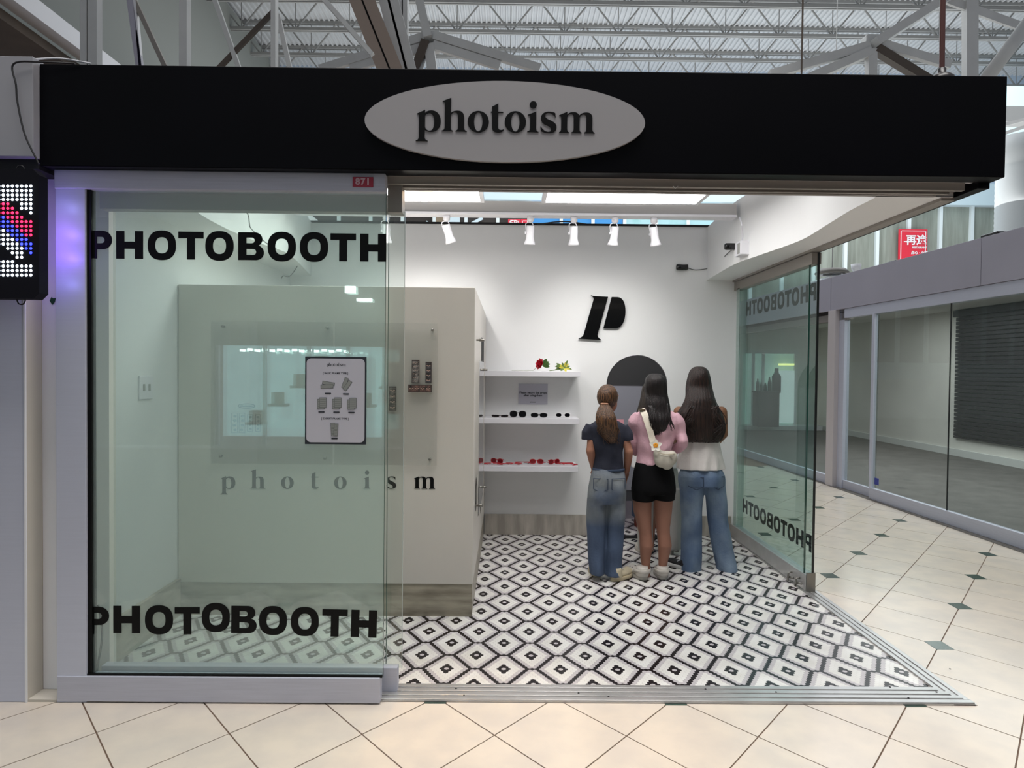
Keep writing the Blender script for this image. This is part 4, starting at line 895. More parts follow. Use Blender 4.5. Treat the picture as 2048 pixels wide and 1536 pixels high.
def joist(k, y):
    t = root('roof_joist', 'white steel open web ' + jl[k], 'joist', (6, y, ZR-.5), 'open web joists under the roof deck')
    for z, h in ((ZR-.03, .09), (ZR-HT, .08)):
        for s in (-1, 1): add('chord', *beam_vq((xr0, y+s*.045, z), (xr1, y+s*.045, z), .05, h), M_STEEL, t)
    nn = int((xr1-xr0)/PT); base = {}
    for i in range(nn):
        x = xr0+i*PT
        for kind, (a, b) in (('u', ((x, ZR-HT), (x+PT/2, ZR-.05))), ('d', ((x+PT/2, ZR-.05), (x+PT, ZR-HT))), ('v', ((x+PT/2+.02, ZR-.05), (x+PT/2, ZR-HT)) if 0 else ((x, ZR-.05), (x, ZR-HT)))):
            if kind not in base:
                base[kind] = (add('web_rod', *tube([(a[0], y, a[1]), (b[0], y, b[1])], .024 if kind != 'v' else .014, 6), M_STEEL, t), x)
            else:
                o = base[kind][0].copy(); COL.objects.link(o); o.parent = t; o.location = (x-base[kind][1], 0, 0)
for k in range(6):
    if not k: joist(0, 17.9)
    else: joist(k, [19.45, 21.0, 22.6, 16.4][k-1] if k < 5 else 14.9) if k < 5 else None
bo = [o for o in bpy.data.objects if o.name.startswith('roof_joist')]
for o, l in zip(sorted(bo, key=lambda o: o.location.y), ('nearest roof joist, at the very top of the picture', 'second roof joist from the top of the picture', 'third roof joist down from the top edge', 'fourth roof joist down, just above the sign', 'farthest roof joist, mostly behind the sign')): o['label'] = 'white steel '+l
def beam(nm, a, Ya, b, Yb, w, h, m, lab, par=None, cat='beam', grp=None):
    o = add(nm, *beam_vq(W(*a, Ya), W(*b, Yb), w, h), m, par)
    return tag(o, lab, cat, grp) if par is None else o
# double-flange columns with a dark slot
def twin(nm, a, b, Y, w, m, lab):
    p, q = W(*a, Y), W(*b, Y); t = root(nm, lab, 'beam', tuple((p+q)/2)); g = w*.09; s = Vector((1, 0, 0))
    add('flange', *beam_vq(p-s*(w/4+g/2), q-s*(w/4+g/2), w/2-g/2, .16), m, t); add('flange', *beam_vq(p+s*(w/4+g/2), q+s*(w/4+g/2), w/2-g/2, .16), m, t)
    add('slot', *beam_vq(p+Vector((0, .03, 0)), q+Vector((0, .03, 0)), g*1.6, .1), M_DARK, t); return t
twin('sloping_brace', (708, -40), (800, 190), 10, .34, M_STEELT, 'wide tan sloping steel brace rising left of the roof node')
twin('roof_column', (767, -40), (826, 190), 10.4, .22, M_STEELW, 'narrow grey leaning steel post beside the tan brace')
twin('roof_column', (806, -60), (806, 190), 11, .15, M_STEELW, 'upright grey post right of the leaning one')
def node(px, py, Y, lab):
    c = W(px, py, Y); t = root('roof_node', lab, 'bracket', tuple(c)); add('gusset', *bev(bx(c.x-.16, c.x+.16, c.y-.12, c.y+.12, c.z-.16, c.z+.16), .03), M_STEELW, t); return t
node(862, 84, 12, 'steel gusset node above the left part of the sign'); node(1745, 92, 12, 'steel gusset node above the right part of the sign')
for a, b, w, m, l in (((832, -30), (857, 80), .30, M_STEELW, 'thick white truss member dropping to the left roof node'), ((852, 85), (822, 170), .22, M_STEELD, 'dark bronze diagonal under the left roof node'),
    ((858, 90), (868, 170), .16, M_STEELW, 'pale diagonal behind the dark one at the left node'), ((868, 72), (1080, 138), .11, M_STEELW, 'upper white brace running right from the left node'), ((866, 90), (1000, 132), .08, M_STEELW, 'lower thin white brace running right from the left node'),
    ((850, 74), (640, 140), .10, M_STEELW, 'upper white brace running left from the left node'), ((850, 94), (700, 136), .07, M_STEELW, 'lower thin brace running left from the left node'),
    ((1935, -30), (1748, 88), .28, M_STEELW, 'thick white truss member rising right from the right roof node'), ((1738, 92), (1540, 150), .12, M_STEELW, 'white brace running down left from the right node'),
    ((1740, 104), (1610, 160), .16, M_STEELW, 'second white brace down left from the right node'), ((1752, 98), (1870, 170), .15, M_STEELD, 'dark bronze brace running down right from the right node'),
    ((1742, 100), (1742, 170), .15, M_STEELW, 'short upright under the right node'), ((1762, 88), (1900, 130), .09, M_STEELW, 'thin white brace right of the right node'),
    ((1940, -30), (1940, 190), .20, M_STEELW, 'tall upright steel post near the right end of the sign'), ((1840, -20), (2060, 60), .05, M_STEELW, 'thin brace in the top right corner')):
    beam('roof_brace', a, 11.8, b, 11.8, w, .14, m, l)
p, q = W(2075, 20, 9), W(1960, 175, 9); tag(add('round_brace', *tube([p, q], .085, 16), M_STEELW, None, True), 'round steel strut crossing the top right corner', 'strut')
# right bright area behind the sign end
tag(box('trim_5', W(2010, 230, 18).x, 26, 18, 18.4, W(2030, 243, 18).z, W(2030, 212, 18).z, mat('grey_bulkhead_band', (170, 172, 172), .6)), 'grey upper bulkhead band at the right edge', 'trim', kind='structure')
wy = mat('daylight_glazing', (210, 236, 240), .5, emit=(205, 236, 242), estr=.5)
wn = box('window_2', W(2000, 200, 20).x, 26, 20, 20.1, W(2030, 330, 20).z, W(2030, 172, 20).z, wy); tag(wn, 'bright daylight window high at the right edge of the picture', 'window', kind='structure')
for a, b in (((2005, 250), (2060, 236)), ((2005, 268), (2060, 250)), ((2005, 330), (2060, 352))): beam('arched_rail', a, 17, b, 17, .05, .08, M_STEELW, {250: 'upper thin rail at the right edge beyond the sign', 268: 'second thin rail at the right edge beyond the sign', 330: 'lowest sloping rail at the right edge beyond the sign'}[a[1]], cat='rail')
# left upper wall, posts, soffit
uw = root('wall_upper_left', 'tall white upper wall at the upper left of the mall', 'wall', (-7, 14, 6)); uw['kind'] = 'structure'
xw = -7.8; zt_ = 1.6+7.8*1.085
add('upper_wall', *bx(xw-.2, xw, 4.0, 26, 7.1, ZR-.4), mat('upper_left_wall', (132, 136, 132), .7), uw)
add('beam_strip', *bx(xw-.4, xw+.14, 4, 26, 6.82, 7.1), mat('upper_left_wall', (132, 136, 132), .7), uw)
add('dark_grey_beam', *bx(xw-.6, xw+.05, 4, 26, 6.1, 6.82), mat('dark_shaft_grey', (92, 90, 86), .7), uw)  # beam in a darker even grey
xk = -6.6
box('white_rail', xk-.12, xk+.12, 3.4, 26, 1.6+6.6*.72, 1.6+6.6*.72+.26, M_PLS, uw)
add('brown_soffit', *bx(-14, xk-.12, 3.4, 26, 6.16, 6.3), mat('brown_soffit', (92, 76, 62), .7, rgb2=(66, 54, 44), nscale=1.2), uw)
for px, w, l in ((190, .10, 'white upright post above the left end of the sign'), (370, .085, 'grey upright post left of the roof deck'), (549, .05, 'thin grey upright left of the tan brace'), (172, .07, 'pale post just left of the white upright')):
    beam('upright_post', (px, -40), 7.6, (px, 165), 7.6, w, .1, M_STEELW, l, cat='post')
for a, b, w, m, l in (((256, -40), (284, 165), .07, M_LAV, 'lavender leaning hanger above the sign'), ((267, -40), (285, 165), .03, M_SHELF, 'thin white rod on the leaning hanger'), ((255, -30), (345, 165), .045, M_ALUD, 'grey diagonal rod right of the leaning hanger'), ((430, 0), (488, 165), .05, M_STEELW, 'slender diagonal left of the roof deck edge'), ((550, 20), (425, 150), .035, M_STEELD, 'dark diagonal brace before the roof deck'), ((556, 30), (585, 160), .045, M_STEELW, 'pale diagonal right of the thin upright'), ((640, -10), (745, 110), .06, M_STEELW, 'pale diagonal left of the tan brace')):
    beam('roof_rod', a, 7.8, b, 7.8, w, .05, m, l, cat='rod')
# ============================================================ what stands opposite, behind the viewer (mirrored in the glass)
op = root('wall_opposite', 'opposite mall storefront behind the viewer', 'wall', (0, -7.5, 0)); op['kind'] = 'structure'
M_OPP = mat('opposite_grey', (120, 124, 122), .7)
box('opposite_wall', -12, 12, -7.7, -7.5, 2.05, 4.6, M_OPP, op); box('opposite_wall', -2.5, 8.9, -7.7, -7.5, 0, 2.05, M_OPP, op); box('opposite_wall', -12, -5.96, -7.7, -7.5, 0, 2.05, M_OPP, op)
box('opposite_shop_back', -6.6, -2.0, -9.6, -9.5, 0, 2.6, mat('opposite_wall_glow', (190, 214, 216), .6, emit=(176, 222, 230), estr=2.0, rgb2=(120, 140, 130), nscale=2), op)  # back wall's emission stands in for light inside the opposite shop
for x in (-5.96, -5.0, -4.1, -3.3, -2.56): box('opposite_mullion', x, x+.06, -7.65, -7.55, 0, 2.05, M_ALU, op)
for k in range(7): box('opposite_shelf', -5.9+k*.5, -5.5+k*.5, -9.3, -9.0, .3+.42*(k % 4), .36+.42*(k % 4), M_CHARL, op); box('opposite_goods', -5.85+k*.5, -5.6+k*.5, -9.25, -9.1, .36+.42*(k % 4), .62+.42*(k % 4), mat('goods_olive', (120, 124, 90), .6), op)
for k in range(15): box('opposite_lamp', -5.6+k*.155, -5.52+k*.155, -8.0, -7.9, 1.93+.02*(k % 2), 1.98+.02*(k % 2), mat('opposite_lamp', (255, 255, 255), .4, emit=(235, 255, 255), estr=14), op)
box('opposite_lamp', -3.25, -3.05, -7.3, -7.2, 3.10, 3.24, mat('opposite_lamp', (255, 255, 255), .4), op); box('opposite_lamp', -3.02, -2.72, -7.3, -7.2, 2.94, 3.0, mat('opposite_lamp', (255, 255, 255), .4), op)
tag(box('wall_opposite_right', 8.9, 9.1, -7.5, 2.4, 0, 4.6, M_OPP), 'grey mall wall beyond the right side of the viewer', 'wall', kind='structure')
# ============================================================ PEOPLE
def rings_loft(rings, seg=24, jit=None):
    """rings: (cx, cy, cz, rx, ry); closed surface"""
    V, Q = [], []
    for i, r in enumerate(rings):
        for k in range(seg):
            t = 2*PI*k/seg; f = jit(t, i) if jit else 1
            V.append((r[0]+r[3]*f*math.cos(t), r[1]+r[4]*f*math.sin(t), r[2]))
    n = len(rings)
    for i in range(n-1):
        for k in range(seg):
            a = i*seg+k; b = i*seg+(k+1) % seg; Q.append((a, b, b+seg, a+seg))
    Q.append(tuple(range(seg))[::-1]); Q.append(tuple(range((n-1)*seg, n*seg))); return V, Q
def resample(rings, k=5):
    out = []
    R_ = [rings[0]]+list(rings)+[rings[-1]]
    for i in range(1, len(R_)-2):
        for j in range(k):
            t = j/k; out.append(tuple(.5*((2*R_[i][q])+(R_[i+1][q]-R_[i-1][q])*t+(2*R_[i-1][q]-5*R_[i][q]+4*R_[i+1][q]-R_[i+2][q])*t*t+(3*R_[i][q]-R_[i-1][q]-3*R_[i+1][q]+R_[i+2][q])*t**3) for q in range(5)))
    out.append(tuple(rings[-1])); return out
def ball(c, rx, ry, rz, seg=16, rot=None):
    V, Q = [], []; c = Vector(c); n = 10
    for i in range(1, n):
        p = PI*i/n
        for k in range(seg):
            t = 2*PI*k/seg; v = Vector((rx*math.sin(p)*math.cos(t), ry*math.sin(p)*math.sin(t), rz*math.cos(p)))
            if rot: v = rot @ v
            V.append(c+v)
    for i in range(n-2):
        for k in range(seg): a = i*seg+k; b = i*seg+(k+1) % seg; Q.append((a, a+seg, b+seg, b))
    top = len(V); e = Vector((0, 0, rz)); V += [c+(rot @ e if rot else e), c-(rot @ e if rot else e)]
    for k in range(seg): Q.append((top, k, (k+1) % seg)); a = (n-2)*seg; Q.append((top+1, a+(k+1) % seg, a+k))
    return V, Q
def limb(pts, rad, seg=14):
    V, Q = tube(pts, rad, seg)
    a = ball(pts[0], rad[0], rad[0], rad[0], 12); b = ball(pts[-1], rad[-1], rad[-1], rad[-1], 12)
    return join((V, Q), a, b)
def remesh(name, parts, voxel, m, parent, smooth=4, disp=None):
    V, Q = join(*parts); o = add('tmp', V, Q, m)
    bm = bmesh.new(); bm.from_mesh(o.data); bmesh.ops.recalc_face_normals(bm, faces=bm.faces); bm.to_mesh(o.data); bm.free()
    r = o.modifiers.new('r', 'REMESH'); r.mode = 'VOXEL'; r.voxel_size = voxel
    s = o.modifiers.new('s', 'SMOOTH'); s.iterations = smooth; s.factor = .5
    dg = bpy.context.evaluated_depsgraph_get(); me = o.evaluated_get(dg).to_mesh()
    V = [v.co.copy() for v in me.vertices]; Q = [tuple(p.vertices) for p in me.polygons]
    bpy.data.objects.remove(o)
    if disp: V = [disp(v) for v in V]
    return add(name, V, Q, m, parent, True)
def foldf(amp, k1, k2, ph=0):
    def f(v):
        d = amp*(math.sin(v.x*k1+math.sin(v.z*9+ph)*1.6+ph)*.6+math.sin(v.z*k2+math.sin(v.x*14+v.y*11+ph)*1.8)*.5)
        return Vector((v.x, v.y-d, v.z))
    return f
def hand(wr, d, side, curl=.5, sc=1.):
    """wrist point, direction of the fingers, side=+1 thumb towards +x"""
    d = Vector(d).normalized(); wr = Vector(wr); sx = Vector((1, 0, 0))*side; sx = (sx-d*sx.dot(d)).normalized(); n = d.cross(sx)*side
    P = []; pc = wr+d*.045*sc
    rot = Matrix((sx, n, d)).transposed()
    P.append(ball(pc, .034*sc, .014*sc, .048*sc, 14, rot))
    for i, (off, ln) in enumerate(((.024, .062), (.009, .070), (-.007, .066), (-.022, .052))):
        b = wr+d*.075*sc+sx*off*sc; pts = [b, b+d*ln*.45*sc, b+d*ln*.75*sc+n*ln*.3*curl*sc, b+d*ln*.85*sc+n*ln*.6*curl*sc]
        P.append(limb(pts, [.0085*sc, .0078*sc, .0070*sc, .0062*sc], 8))
    b = wr+d*.02*sc+sx*.024*sc; P.append(limb([b, b+(sx*.6+d*.6)*.03*sc, b+(sx*.4+d)*.045*sc+n*.01*sc], [.011*sc, .0095*sc, .008*sc], 8))
    return P
def head_parts(c, yaw, s=1.):
    """skin head: c is the skull centre, yaw 0 looks along +y (away)"""
    R_ = Matrix.Rotation(yaw, 3, 'Z')
    def T(x, y, z): return Vector(c)+R_ @ Vector((x*s, y*s, z*s))
    P = [ball(T(0, -.004, .012), .070*s, .084*s, .088*s, 18, R_), ball(T(0, .022, -.045), .056*s, .064*s, .066*s, 16, R_), ball(T(0, .050, -.082), .030*s, .030*s, .024*s, 12, R_)]
    P.append(limb([T(0, .082, .005), T(0, .100, -.028), T(0, .094, -.036)], [.008*s, .0125*s, .013*s], 10))
    P.append(ball(T(0, .084, -.060), .022*s, .010*s, .006*s, 10, R_)); P.append(ball(T(0, .083, -.070), .020*s, .010*s, .007*s, 10, R_))
    for q in (-1, 1):
        P.append(ball(T(q*.071, -.005, -.018), .008*s, .018*s, .030*s, 10, R_)); P.append(ball(T(q*.032, .070, .022), .022*s, .012*s, .007*s, 10, R_))
    return P, T
def eyes(T, s, par):
    for q in (-1, 1):
        add('eye', *ball(T(q*.030, .076, .004), .011*s, .008*s, .008*s, 10), mat('eye_white', (226, 222, 216), .2), par, True)
        add('iris', *ball(T(q*.030, .083, .004), .0048*s, .003*s, .0048*s, 10), mat('iris_brown', (40, 24, 16), .2), par, True)
        add('eyebrow', *tube([T(q*.016, .086, .022), T(q*.030, .084, .026), T(q*.046, .074, .021)], [.003*s, .0035*s, .002*s], 6), mat('brow', (24, 18, 16), .6), par, True)
def hairmat(name, rgb, rgb2): return mat(name, rgb, .34, rgb2=rgb2, nscale=14, stretch=(14, 14, .5), lo=.42, hi=.62, bump=.5, bscale=24, spec=.4)
def strand_jit(a1, seed=0, ragged=0):
    rs = random.Random(seed); ks = [(rs.choice((7, 11, 17, 23, 31)), rs.uniform(0, 6.3), rs.uniform(-.12, .12), rs.uniform(.3, 1)) for _ in range(6)]
    return lambda t, i: 1+a1*sum(w*math.sin(k*t+p+dr*i) for k, p, dr, w in ks)/3
def hair_loft(name, rings, m, par, seg=120, amp=.05, seed=1, k=5, ragged=.0):
    R_ = resample(rings, k); V, Q = rings_loft(R_, seg, strand_jit(amp, seed))
    if ragged:
        rs = random.Random(seed); n = len(R_); kk = [rs.uniform(-1, 1) for _ in range(seg)]
        for i in range(n):
            f = max(0, (i-(n-8))/8)
            for j in range(seg):
                v = V[i*seg+j]; V[i*seg+j] = (v[0], v[1], v[2]+f*f*ragged*kk[j])
    return add(name, V, Q, m, par, True)
def loose_strands(par, m, specs, rad=.0035):
    P = []
    for a, b, c, r in specs:
        pts = smoothpath([a, b, c], 5); n = len(pts); P.append(tube(pts, [r*(1-.85*i/(n-1)) for i in range(n)], 5))
    add('hair_strands', *join(*P), m, par, True)
def skinm(name, rgb): return mat(name, rgb, .5, noise=.08, nscale=9, spec=.3)
def shoe(px, pyb, Y, L, yaw, wid, ht, m, msole, par, name='shoe', style='sneaker'):
    """heel at world point; toe direction yaw (0 = away)"""
    o = Vector((W(px, pyb, Y).x, Y, .004)); R_ = Matrix.Rotation(-yaw, 3, 'Z')
    def T(x, y, z): return o+R_ @ Vector((x, y, z))
    def outline(k, zz, ins=0):
        pts = []
        for i in range(28):
            t = 2*PI*i/28; y = L/2+math.sin(t)*(L/2-ins); w = wid/2*(1+.10*math.sin(t))*(.92 if math.sin(t) < -.2 else 1)-ins; pts.append(T(math.copysign(abs(math.cos(t))**.75, math.cos(t))*w*k, y, zz))
        return pts
    def stack(levels):
        V = []; Q = []
        for k, zz, ins in levels: V += outline(k, zz, ins)
        for i in range(len(levels)-1):
            for j in range(28): a = i*28+j; b = i*28+(j+1) % 28; Q.append((a, b, b+28, a+28))
        Q.append(tuple(range(28))[::-1]); Q.append(tuple(range((len(levels)-1)*28, len(levels)*28))); return V, Q
    s = root_none = add(name, *stack([(1, .0, .004), (1.02, .004, 0), (1.02, .026, 0), (.99, .030, .003)]), msole, par, True)
    up = [stack([(.96, .028, .006), (.97, .05, .006), (.86, ht*.62, .02), (.6, ht*.72, .045)]), ]
    u = add('shoe_upper', *join(*up), m, s, True)
    # ankle collar
    col = [T(0, L*.20, 0)+Vector((0, 0, z)) for z in (.03, .05, ht*.8, ht)]
    V, Q = rings_loft([(c.x, c.y, c.z, r, r*1.25) for c, r in zip(col, (wid*.42, wid*.44, wid*.40, wid*.38))], 20); add('shoe_collar', V, Q, m, s, True)
    if style == 'clog':
        add('heel_strap', *tube(smoothpath([T(-wid*.46, L*.36, ht*.62), T(-wid*.34, L*.02, ht*.70), T(0, -.012, ht*.74), T(wid*.34, L*.02, ht*.70), T(wid*.46, L*.36, ht*.62)], 5), .008, 8, flat=1.6), msole, s, True)
        for q in (-1, 1): add('strap_rivet', *ball(T(q*wid*.5, L*.36, ht*.62), .008, .008, .008, 8), m, s, True)
        for q in range(6): add('vent_hole', *ball(T((q % 3-1)*wid*.22, L*(.62+.13*(q//3)), ht*.66), .005, .005, .003, 8), M_CHARL, s, True)
    else:
        for q in range(4): add('lace', *tube([T(-wid*.2, L*(.42+.07*q), ht*.78-q*.008), T(0, L*(.43+.07*q), ht*.82-q*.008), T(wid*.2, L*(.42+.07*q), ht*.78-q*.008)], .003, 6), M_SHELF, s)
        add('heel_tab', *bev(join(bx(-.012, .012, -.004, .004, .03, ht*.9)), .002) if 0 else bx(o.x-.010, o.x+.010, T(0, 0, 0).y-.002, T(0, 0, 0).y+.006, .035, ht*.85), msole, s)
    return s
def rg(l, r, py, Y, dy=0., ry=None):
    """ring from left and right outline pixels at depth Y (anchored in the world)"""
    a = W(l, py, Y); b = W(r, py, Y); rx = abs(b.x-a.x)/2; return ((a.x+b.x)/2, Y+dy, (a.z+b.z)/2, rx, ry if ry else rx*.72)
def pt(px, py, Y, dy=0.): v = W(px, py, Y); return Vector((v.x, Y+dy, v.z))

# ---- girl with the ponytail (left)
Y = 5.25
gl = root('person', 'person in navy T-shirt and baggy faded jeans with brown ponytail, leftmost of the group', 'person', (W(1213, 1150, Y).x, Y, 0), 'women standing at the arch')
SK = skinm('skin_warm', (158, 112, 92))
hc = pt(1217, 797, Y, .03)
P, T1 = head_parts(hc, -.85, .98)
P += [limb([pt(1214, 826, Y, .02), pt(1213, 846, Y, .0)], [.047, .055]), rings_loft([rg(1198, 1230, 844, Y, 0, .045), rg(1188, 1243, 857, Y, 0, .060), rg(1192, 1240, 900, Y, 0, .066), rg(1194, 1238, 940, Y, 0, .064), rg(1190, 1240, 985, Y, 0, .08)])]
for q, (sh, el, wr) in ((-1, ((1185, 859), (1180, 900), (1190, 940))), (1, ((1246, 861), (1256, 902), (1256, 944)))):
    a, b, c = pt(*sh, Y), pt(*el, Y, -.03), pt(*wr, Y, .06); P += [limb([a, (a+b)/2, b], [.040, .034, .031]), limb([b, (b+c)/2, c], [.035, .031, .023])]
    P += hand(c, (-.12*q, .5, -.75), -q, .7, .92)
for px in (1197, 1226): P.append(limb([pt(px, 980, Y), pt(px, 1060, Y), pt(px, 1140, Y)], [.066, .05, .036]))
body = remesh('body', P, .0062, SK, gl, 3); eyes(T1, .98, gl)
M_NAVY = mat('navy_cotton', (30, 34, 50), .85, noise=.2, nscale=12, bump=.25, bscale=40)
R1 = [rg(1199, 1228, 838, Y, 0, .052), rg(1186, 1243, 845, Y, 0, .075), rg(1176, 1253, 855, Y, 0, .090), rg(1180, 1249, 880, Y, -.005, .10), rg(1187, 1245, 905, Y, 0, .098), rg(1187, 1246, 925, Y, 0, .096), rg(1185, 1248, 940, Y, 0, .10)]
P = [rings_loft(resample(R1, 3))]
for sh, mid, en, r0, r1 in (((1184, 853), (1176, 866), (1176, 879), .05, .052), ((1245, 855), (1254, 868), (1256, 881), .046, .045)):
    P.append(tube([pt(*sh, Y), pt(*mid, Y, -.005), pt(*en, Y, -.008)], [r0, r1, r1], 16))
remesh('tshirt', P, .0065, M_NAVY, gl, 3, foldf(.009, 50, 40, 1))
add('collar', *tube([Vector((W(1213, 838, Y).x+.055*math.cos(t*PI/8), Y+.05*math.sin(t*PI/8), W(1213, 838, Y).z+.004)) for t in range(17)], .006, 6), M_NAVY, gl, True)
def fade(m, z0, z1, z2, z3):
    nt = m.node_tree; N = nt.nodes; L = nt.links; r = next(n for n in N if n.type == 'MAP_RANGE'); tc = next(n for n in N if n.type == 'TEX_COORD')
    sx = N.new('ShaderNodeSeparateXYZ'); L.new(tc.outputs['Object'], sx.inputs[0]); ra = N.new('ShaderNodeValToRGB'); e = ra.color_ramp.elements
    e[0].position = z0; e[0].color = (.05, .05, .05, 1); e[1].position = z3; e[1].color = (.15, .15, .15, 1)
    for z in (z1, z2): q = e.new(z); q.color = (1, 1, 1, 1)
    L.new(sx.outputs[2], ra.inputs[0]); mu = N.new('ShaderNodeMath'); mu.operation = 'MULTIPLY'; L.new(ra.outputs[0], mu.inputs[0]); L.new(r.outputs[0], mu.inputs[1])
    L.new(mu.outputs[0], next(n for n in N if n.type == 'MIX').inputs['Factor'])
M_DEN = mat('faded_denim', (62, 78, 104), .85, rgb2=(138, 142, 138), nscale=2.2, lo=.25, hi=.60, bump=.3, bscale=70); fade(M_DEN, .42, .54, .78, .90)
def jeans(name, hip, legs, m, par, Y, fold):
    P = [rings_loft(resample(hip, 3))]+[rings_loft(resample(l, 4)) for l in legs]
    return remesh(name, P, .0075, m, par, 3, fold)
hip = [rg(1187, 1247, 934, Y, 0, .10), rg(1180, 1250, 955, Y, -.01, .125), rg(1175, 1252, 985, Y, -.015, .135), rg(1174, 1251, 1004, Y, -.005, .12)]
lL = [rg(1174, 1213, 998, Y, 0, .10), rg(1173, 1211, 1030, Y, 0, .095), rg(1174, 1211, 1070, Y, .01, .085), rg(1176, 1209, 1110, Y, 0, .08), rg(1179, 1209, 1146, Y, 0, .085)]
lR = [rg(1210, 1251, 998, Y, 0, .10), rg(1212, 1250, 1030, Y, 0, .095), rg(1212, 1248, 1070, Y, .01, .088), rg(1211, 1245, 1110, Y, 0, .085), rg(1210, 1242, 1150, Y, 0, .09)]
jeans('jeans', hip, (lL, lR), M_DEN, gl, Y, foldf(.013, 34, 26, 2))
M_DENS = mat('denim_seam', (44, 58, 80), .8)
add('waistband', *tube([Vector((W(1217, 936, Y).x+.117*math.cos(2*PI*t/24), Y+.104*math.sin(2*PI*t/24), W(1217, 938, Y).z)) for t in range(25)], .008, 6, flat=1.5), M_DENS, gl, True)
for cx0 in (1197, 1232):
    c = W(cx0, 966, Y); h = .052; w = .052; pts = [(c.x-w, c.z+h), (c.x+w, c.z+h), (c.x+w, c.z-h*.5), (c.x, c.z-h), (c.x-w, c.z-h*.5), (c.x-w, c.z+h)]
    def by(x, z): return Y-.128+((x-W(1213, 970, Y).x)/.15)**2*.06
    add('back_pocket', *tube([(x, by(x, z)-.012, z) for x, z in pts], .0028, 5), M_DENS, gl)
M_BEI = mat('beige_suede', (206, 194, 166), .7, noise=.15, nscale=20); M_BEIS = mat('cream_sole', (190, 176, 146), .6)
shoe(1193, 1156, 5.30, .25, .05, .105, .10, M_BEI, M_BEIS, gl); shoe(1224, 1168, 5.19, .25, .75, .11, .105, M_BEI, M_BEIS, gl)
HB = hairmat('brown_hair', (40, 26, 20), (112, 80, 54))
cap = [tuple(v) for v in ball(hc+Vector((-.006, -.014, .016)), .080, .094, .096, 40, Matrix.Rotation(-.5, 3, 'Z'))[0]]
cv, cq = ball(hc+Vector((-.007, -.016, .014)), .080, .092, .095, 48, Matrix.Rotation(-.5, 3, 'Z'))
ck = strand_jit(.018, 4); add('hair_cap', [hc+(Vector(v)-hc)*ck(math.atan2(v[1]-hc.y, v[0]-hc.x), 0) for v in cv], cq, HB, gl, True)
pc = [pt(1207, 806, Y, -.075), pt(1206, 815, Y, -.10), pt(1207, 835, Y, -.125), pt(1211, 855, Y, -.12), pt(1217, 872, Y, -.11), pt(1220, 884, Y, -.105)]
add('ponytail', *(lambda R_: rings_loft(R_, 96, strand_jit(.10, 9)))(resample([(c.x, c.y, c.z, r, r*.7) for c, r in zip(pc, (.020, .050, .076, .072, .050, .014))], 6)), HB, gl, True)
loose_strands(gl, HB, [(pc[1]+Vector((random.uniform(-.03, .03), -.02, 0)), pc[3]+Vector((random.uniform(-.085, .085), random.uniform(-.03, .01), 0)), pc[4]+Vector((random.uniform(-.07, .07), 0, random.uniform(-.06, .03))), random.uniform(.004, .008)) for _ in range(34)])
add('hair_tie', *tube([pt(1206, 807, Y, -.078)+Vector((.023*math.cos(t*PI/8), .02*math.sin(t*PI/8), 0)) for t in range(17)], .008, 8), mat('tan_scrunchie', (150, 108, 84), .7), gl, True)

# ---- girl in pink (middle)
Y = 5.33
gm = root('person', 'person in pink top and black shorts with black hair, wearing a crossbody bag', 'person', (W(1308, 1155, Y).x, Y, 0), 'women standing at the arch')
SK2 = skinm('skin_tan', (154, 110, 92)); hc = pt(1311, 775, Y, .03)
P, T1 = head_parts(hc, .25, 1.0)
P += [limb([pt(1311, 806, Y, .02), pt(1312, 828, Y)], [.048, .055]), rings_loft([rg(1290, 1332, 824, Y, 0, .05), rg(1284, 1342, 836, Y, 0, .065), rg(1286, 1336, 880, Y, 0, .068), rg(1282, 1334, 925, Y, 0, .070), rg(1270, 1345, 975, Y, 0, .10)])]
for q, (sh, el, wr) in ((-1, ((1276, 836), (1268, 884), (1280, 913))), (1, ((1349, 838), (1362, 888), (1346, 906)))):
    a, b, c = pt(*sh, Y), pt(*el, Y, .05 if q < 0 else -.02), pt(*wr, Y, .20); P += [limb([a, (a+b)/2, b], [.034, .032, .030]), limb([b, (b+c)/2, c], [.030, .028, .022])]
    P += hand(c, (-.3*q, .9, .25), -q, .8, .95)
for pl in (((1284, 985, .078), (1285, 1020, .070), (1289, 1055, .054), (1291, 1068, .050), (1292, 1090, .053), (1291, 1115, .040), (1292, 1136, .032), (1292, 1150, .034)), ((1327, 985, .078), (1326, 1020, .070), (1326, 1055, .053), (1327, 1068, .050), (1329, 1090, .053), (1327, 1115, .040), (1325, 1134, .032), (1325, 1150, .034))):
    P.append(limb([pt(x, y, Y, -.012 if y in (1090,) else 0) for x, y, r in pl], [r for x, y, r in pl], 20))
remesh('body', P, .0060, SK2, gm, 3); eyes(T1, 1., gm)
M_PINK = mat('pink_knit', (214, 172, 184), .85, noise=.12, nscale=8, bump=.3, bscale=60)
R1 = [rg(1293, 1330, 817, Y, 0, .056), rg(1280, 1344, 822, Y, 0, .078), rg(1269, 1357, 832, Y, 0, .095), rg(1271, 1354, 855, Y, 0, .10), rg(1274, 1348, 880, Y, 0, .10), rg(1275, 1342, 905, Y, 0, .10), rg(1272, 1342, 928, Y, 0, .105)]
P = [rings_loft(resample(R1, 3))]
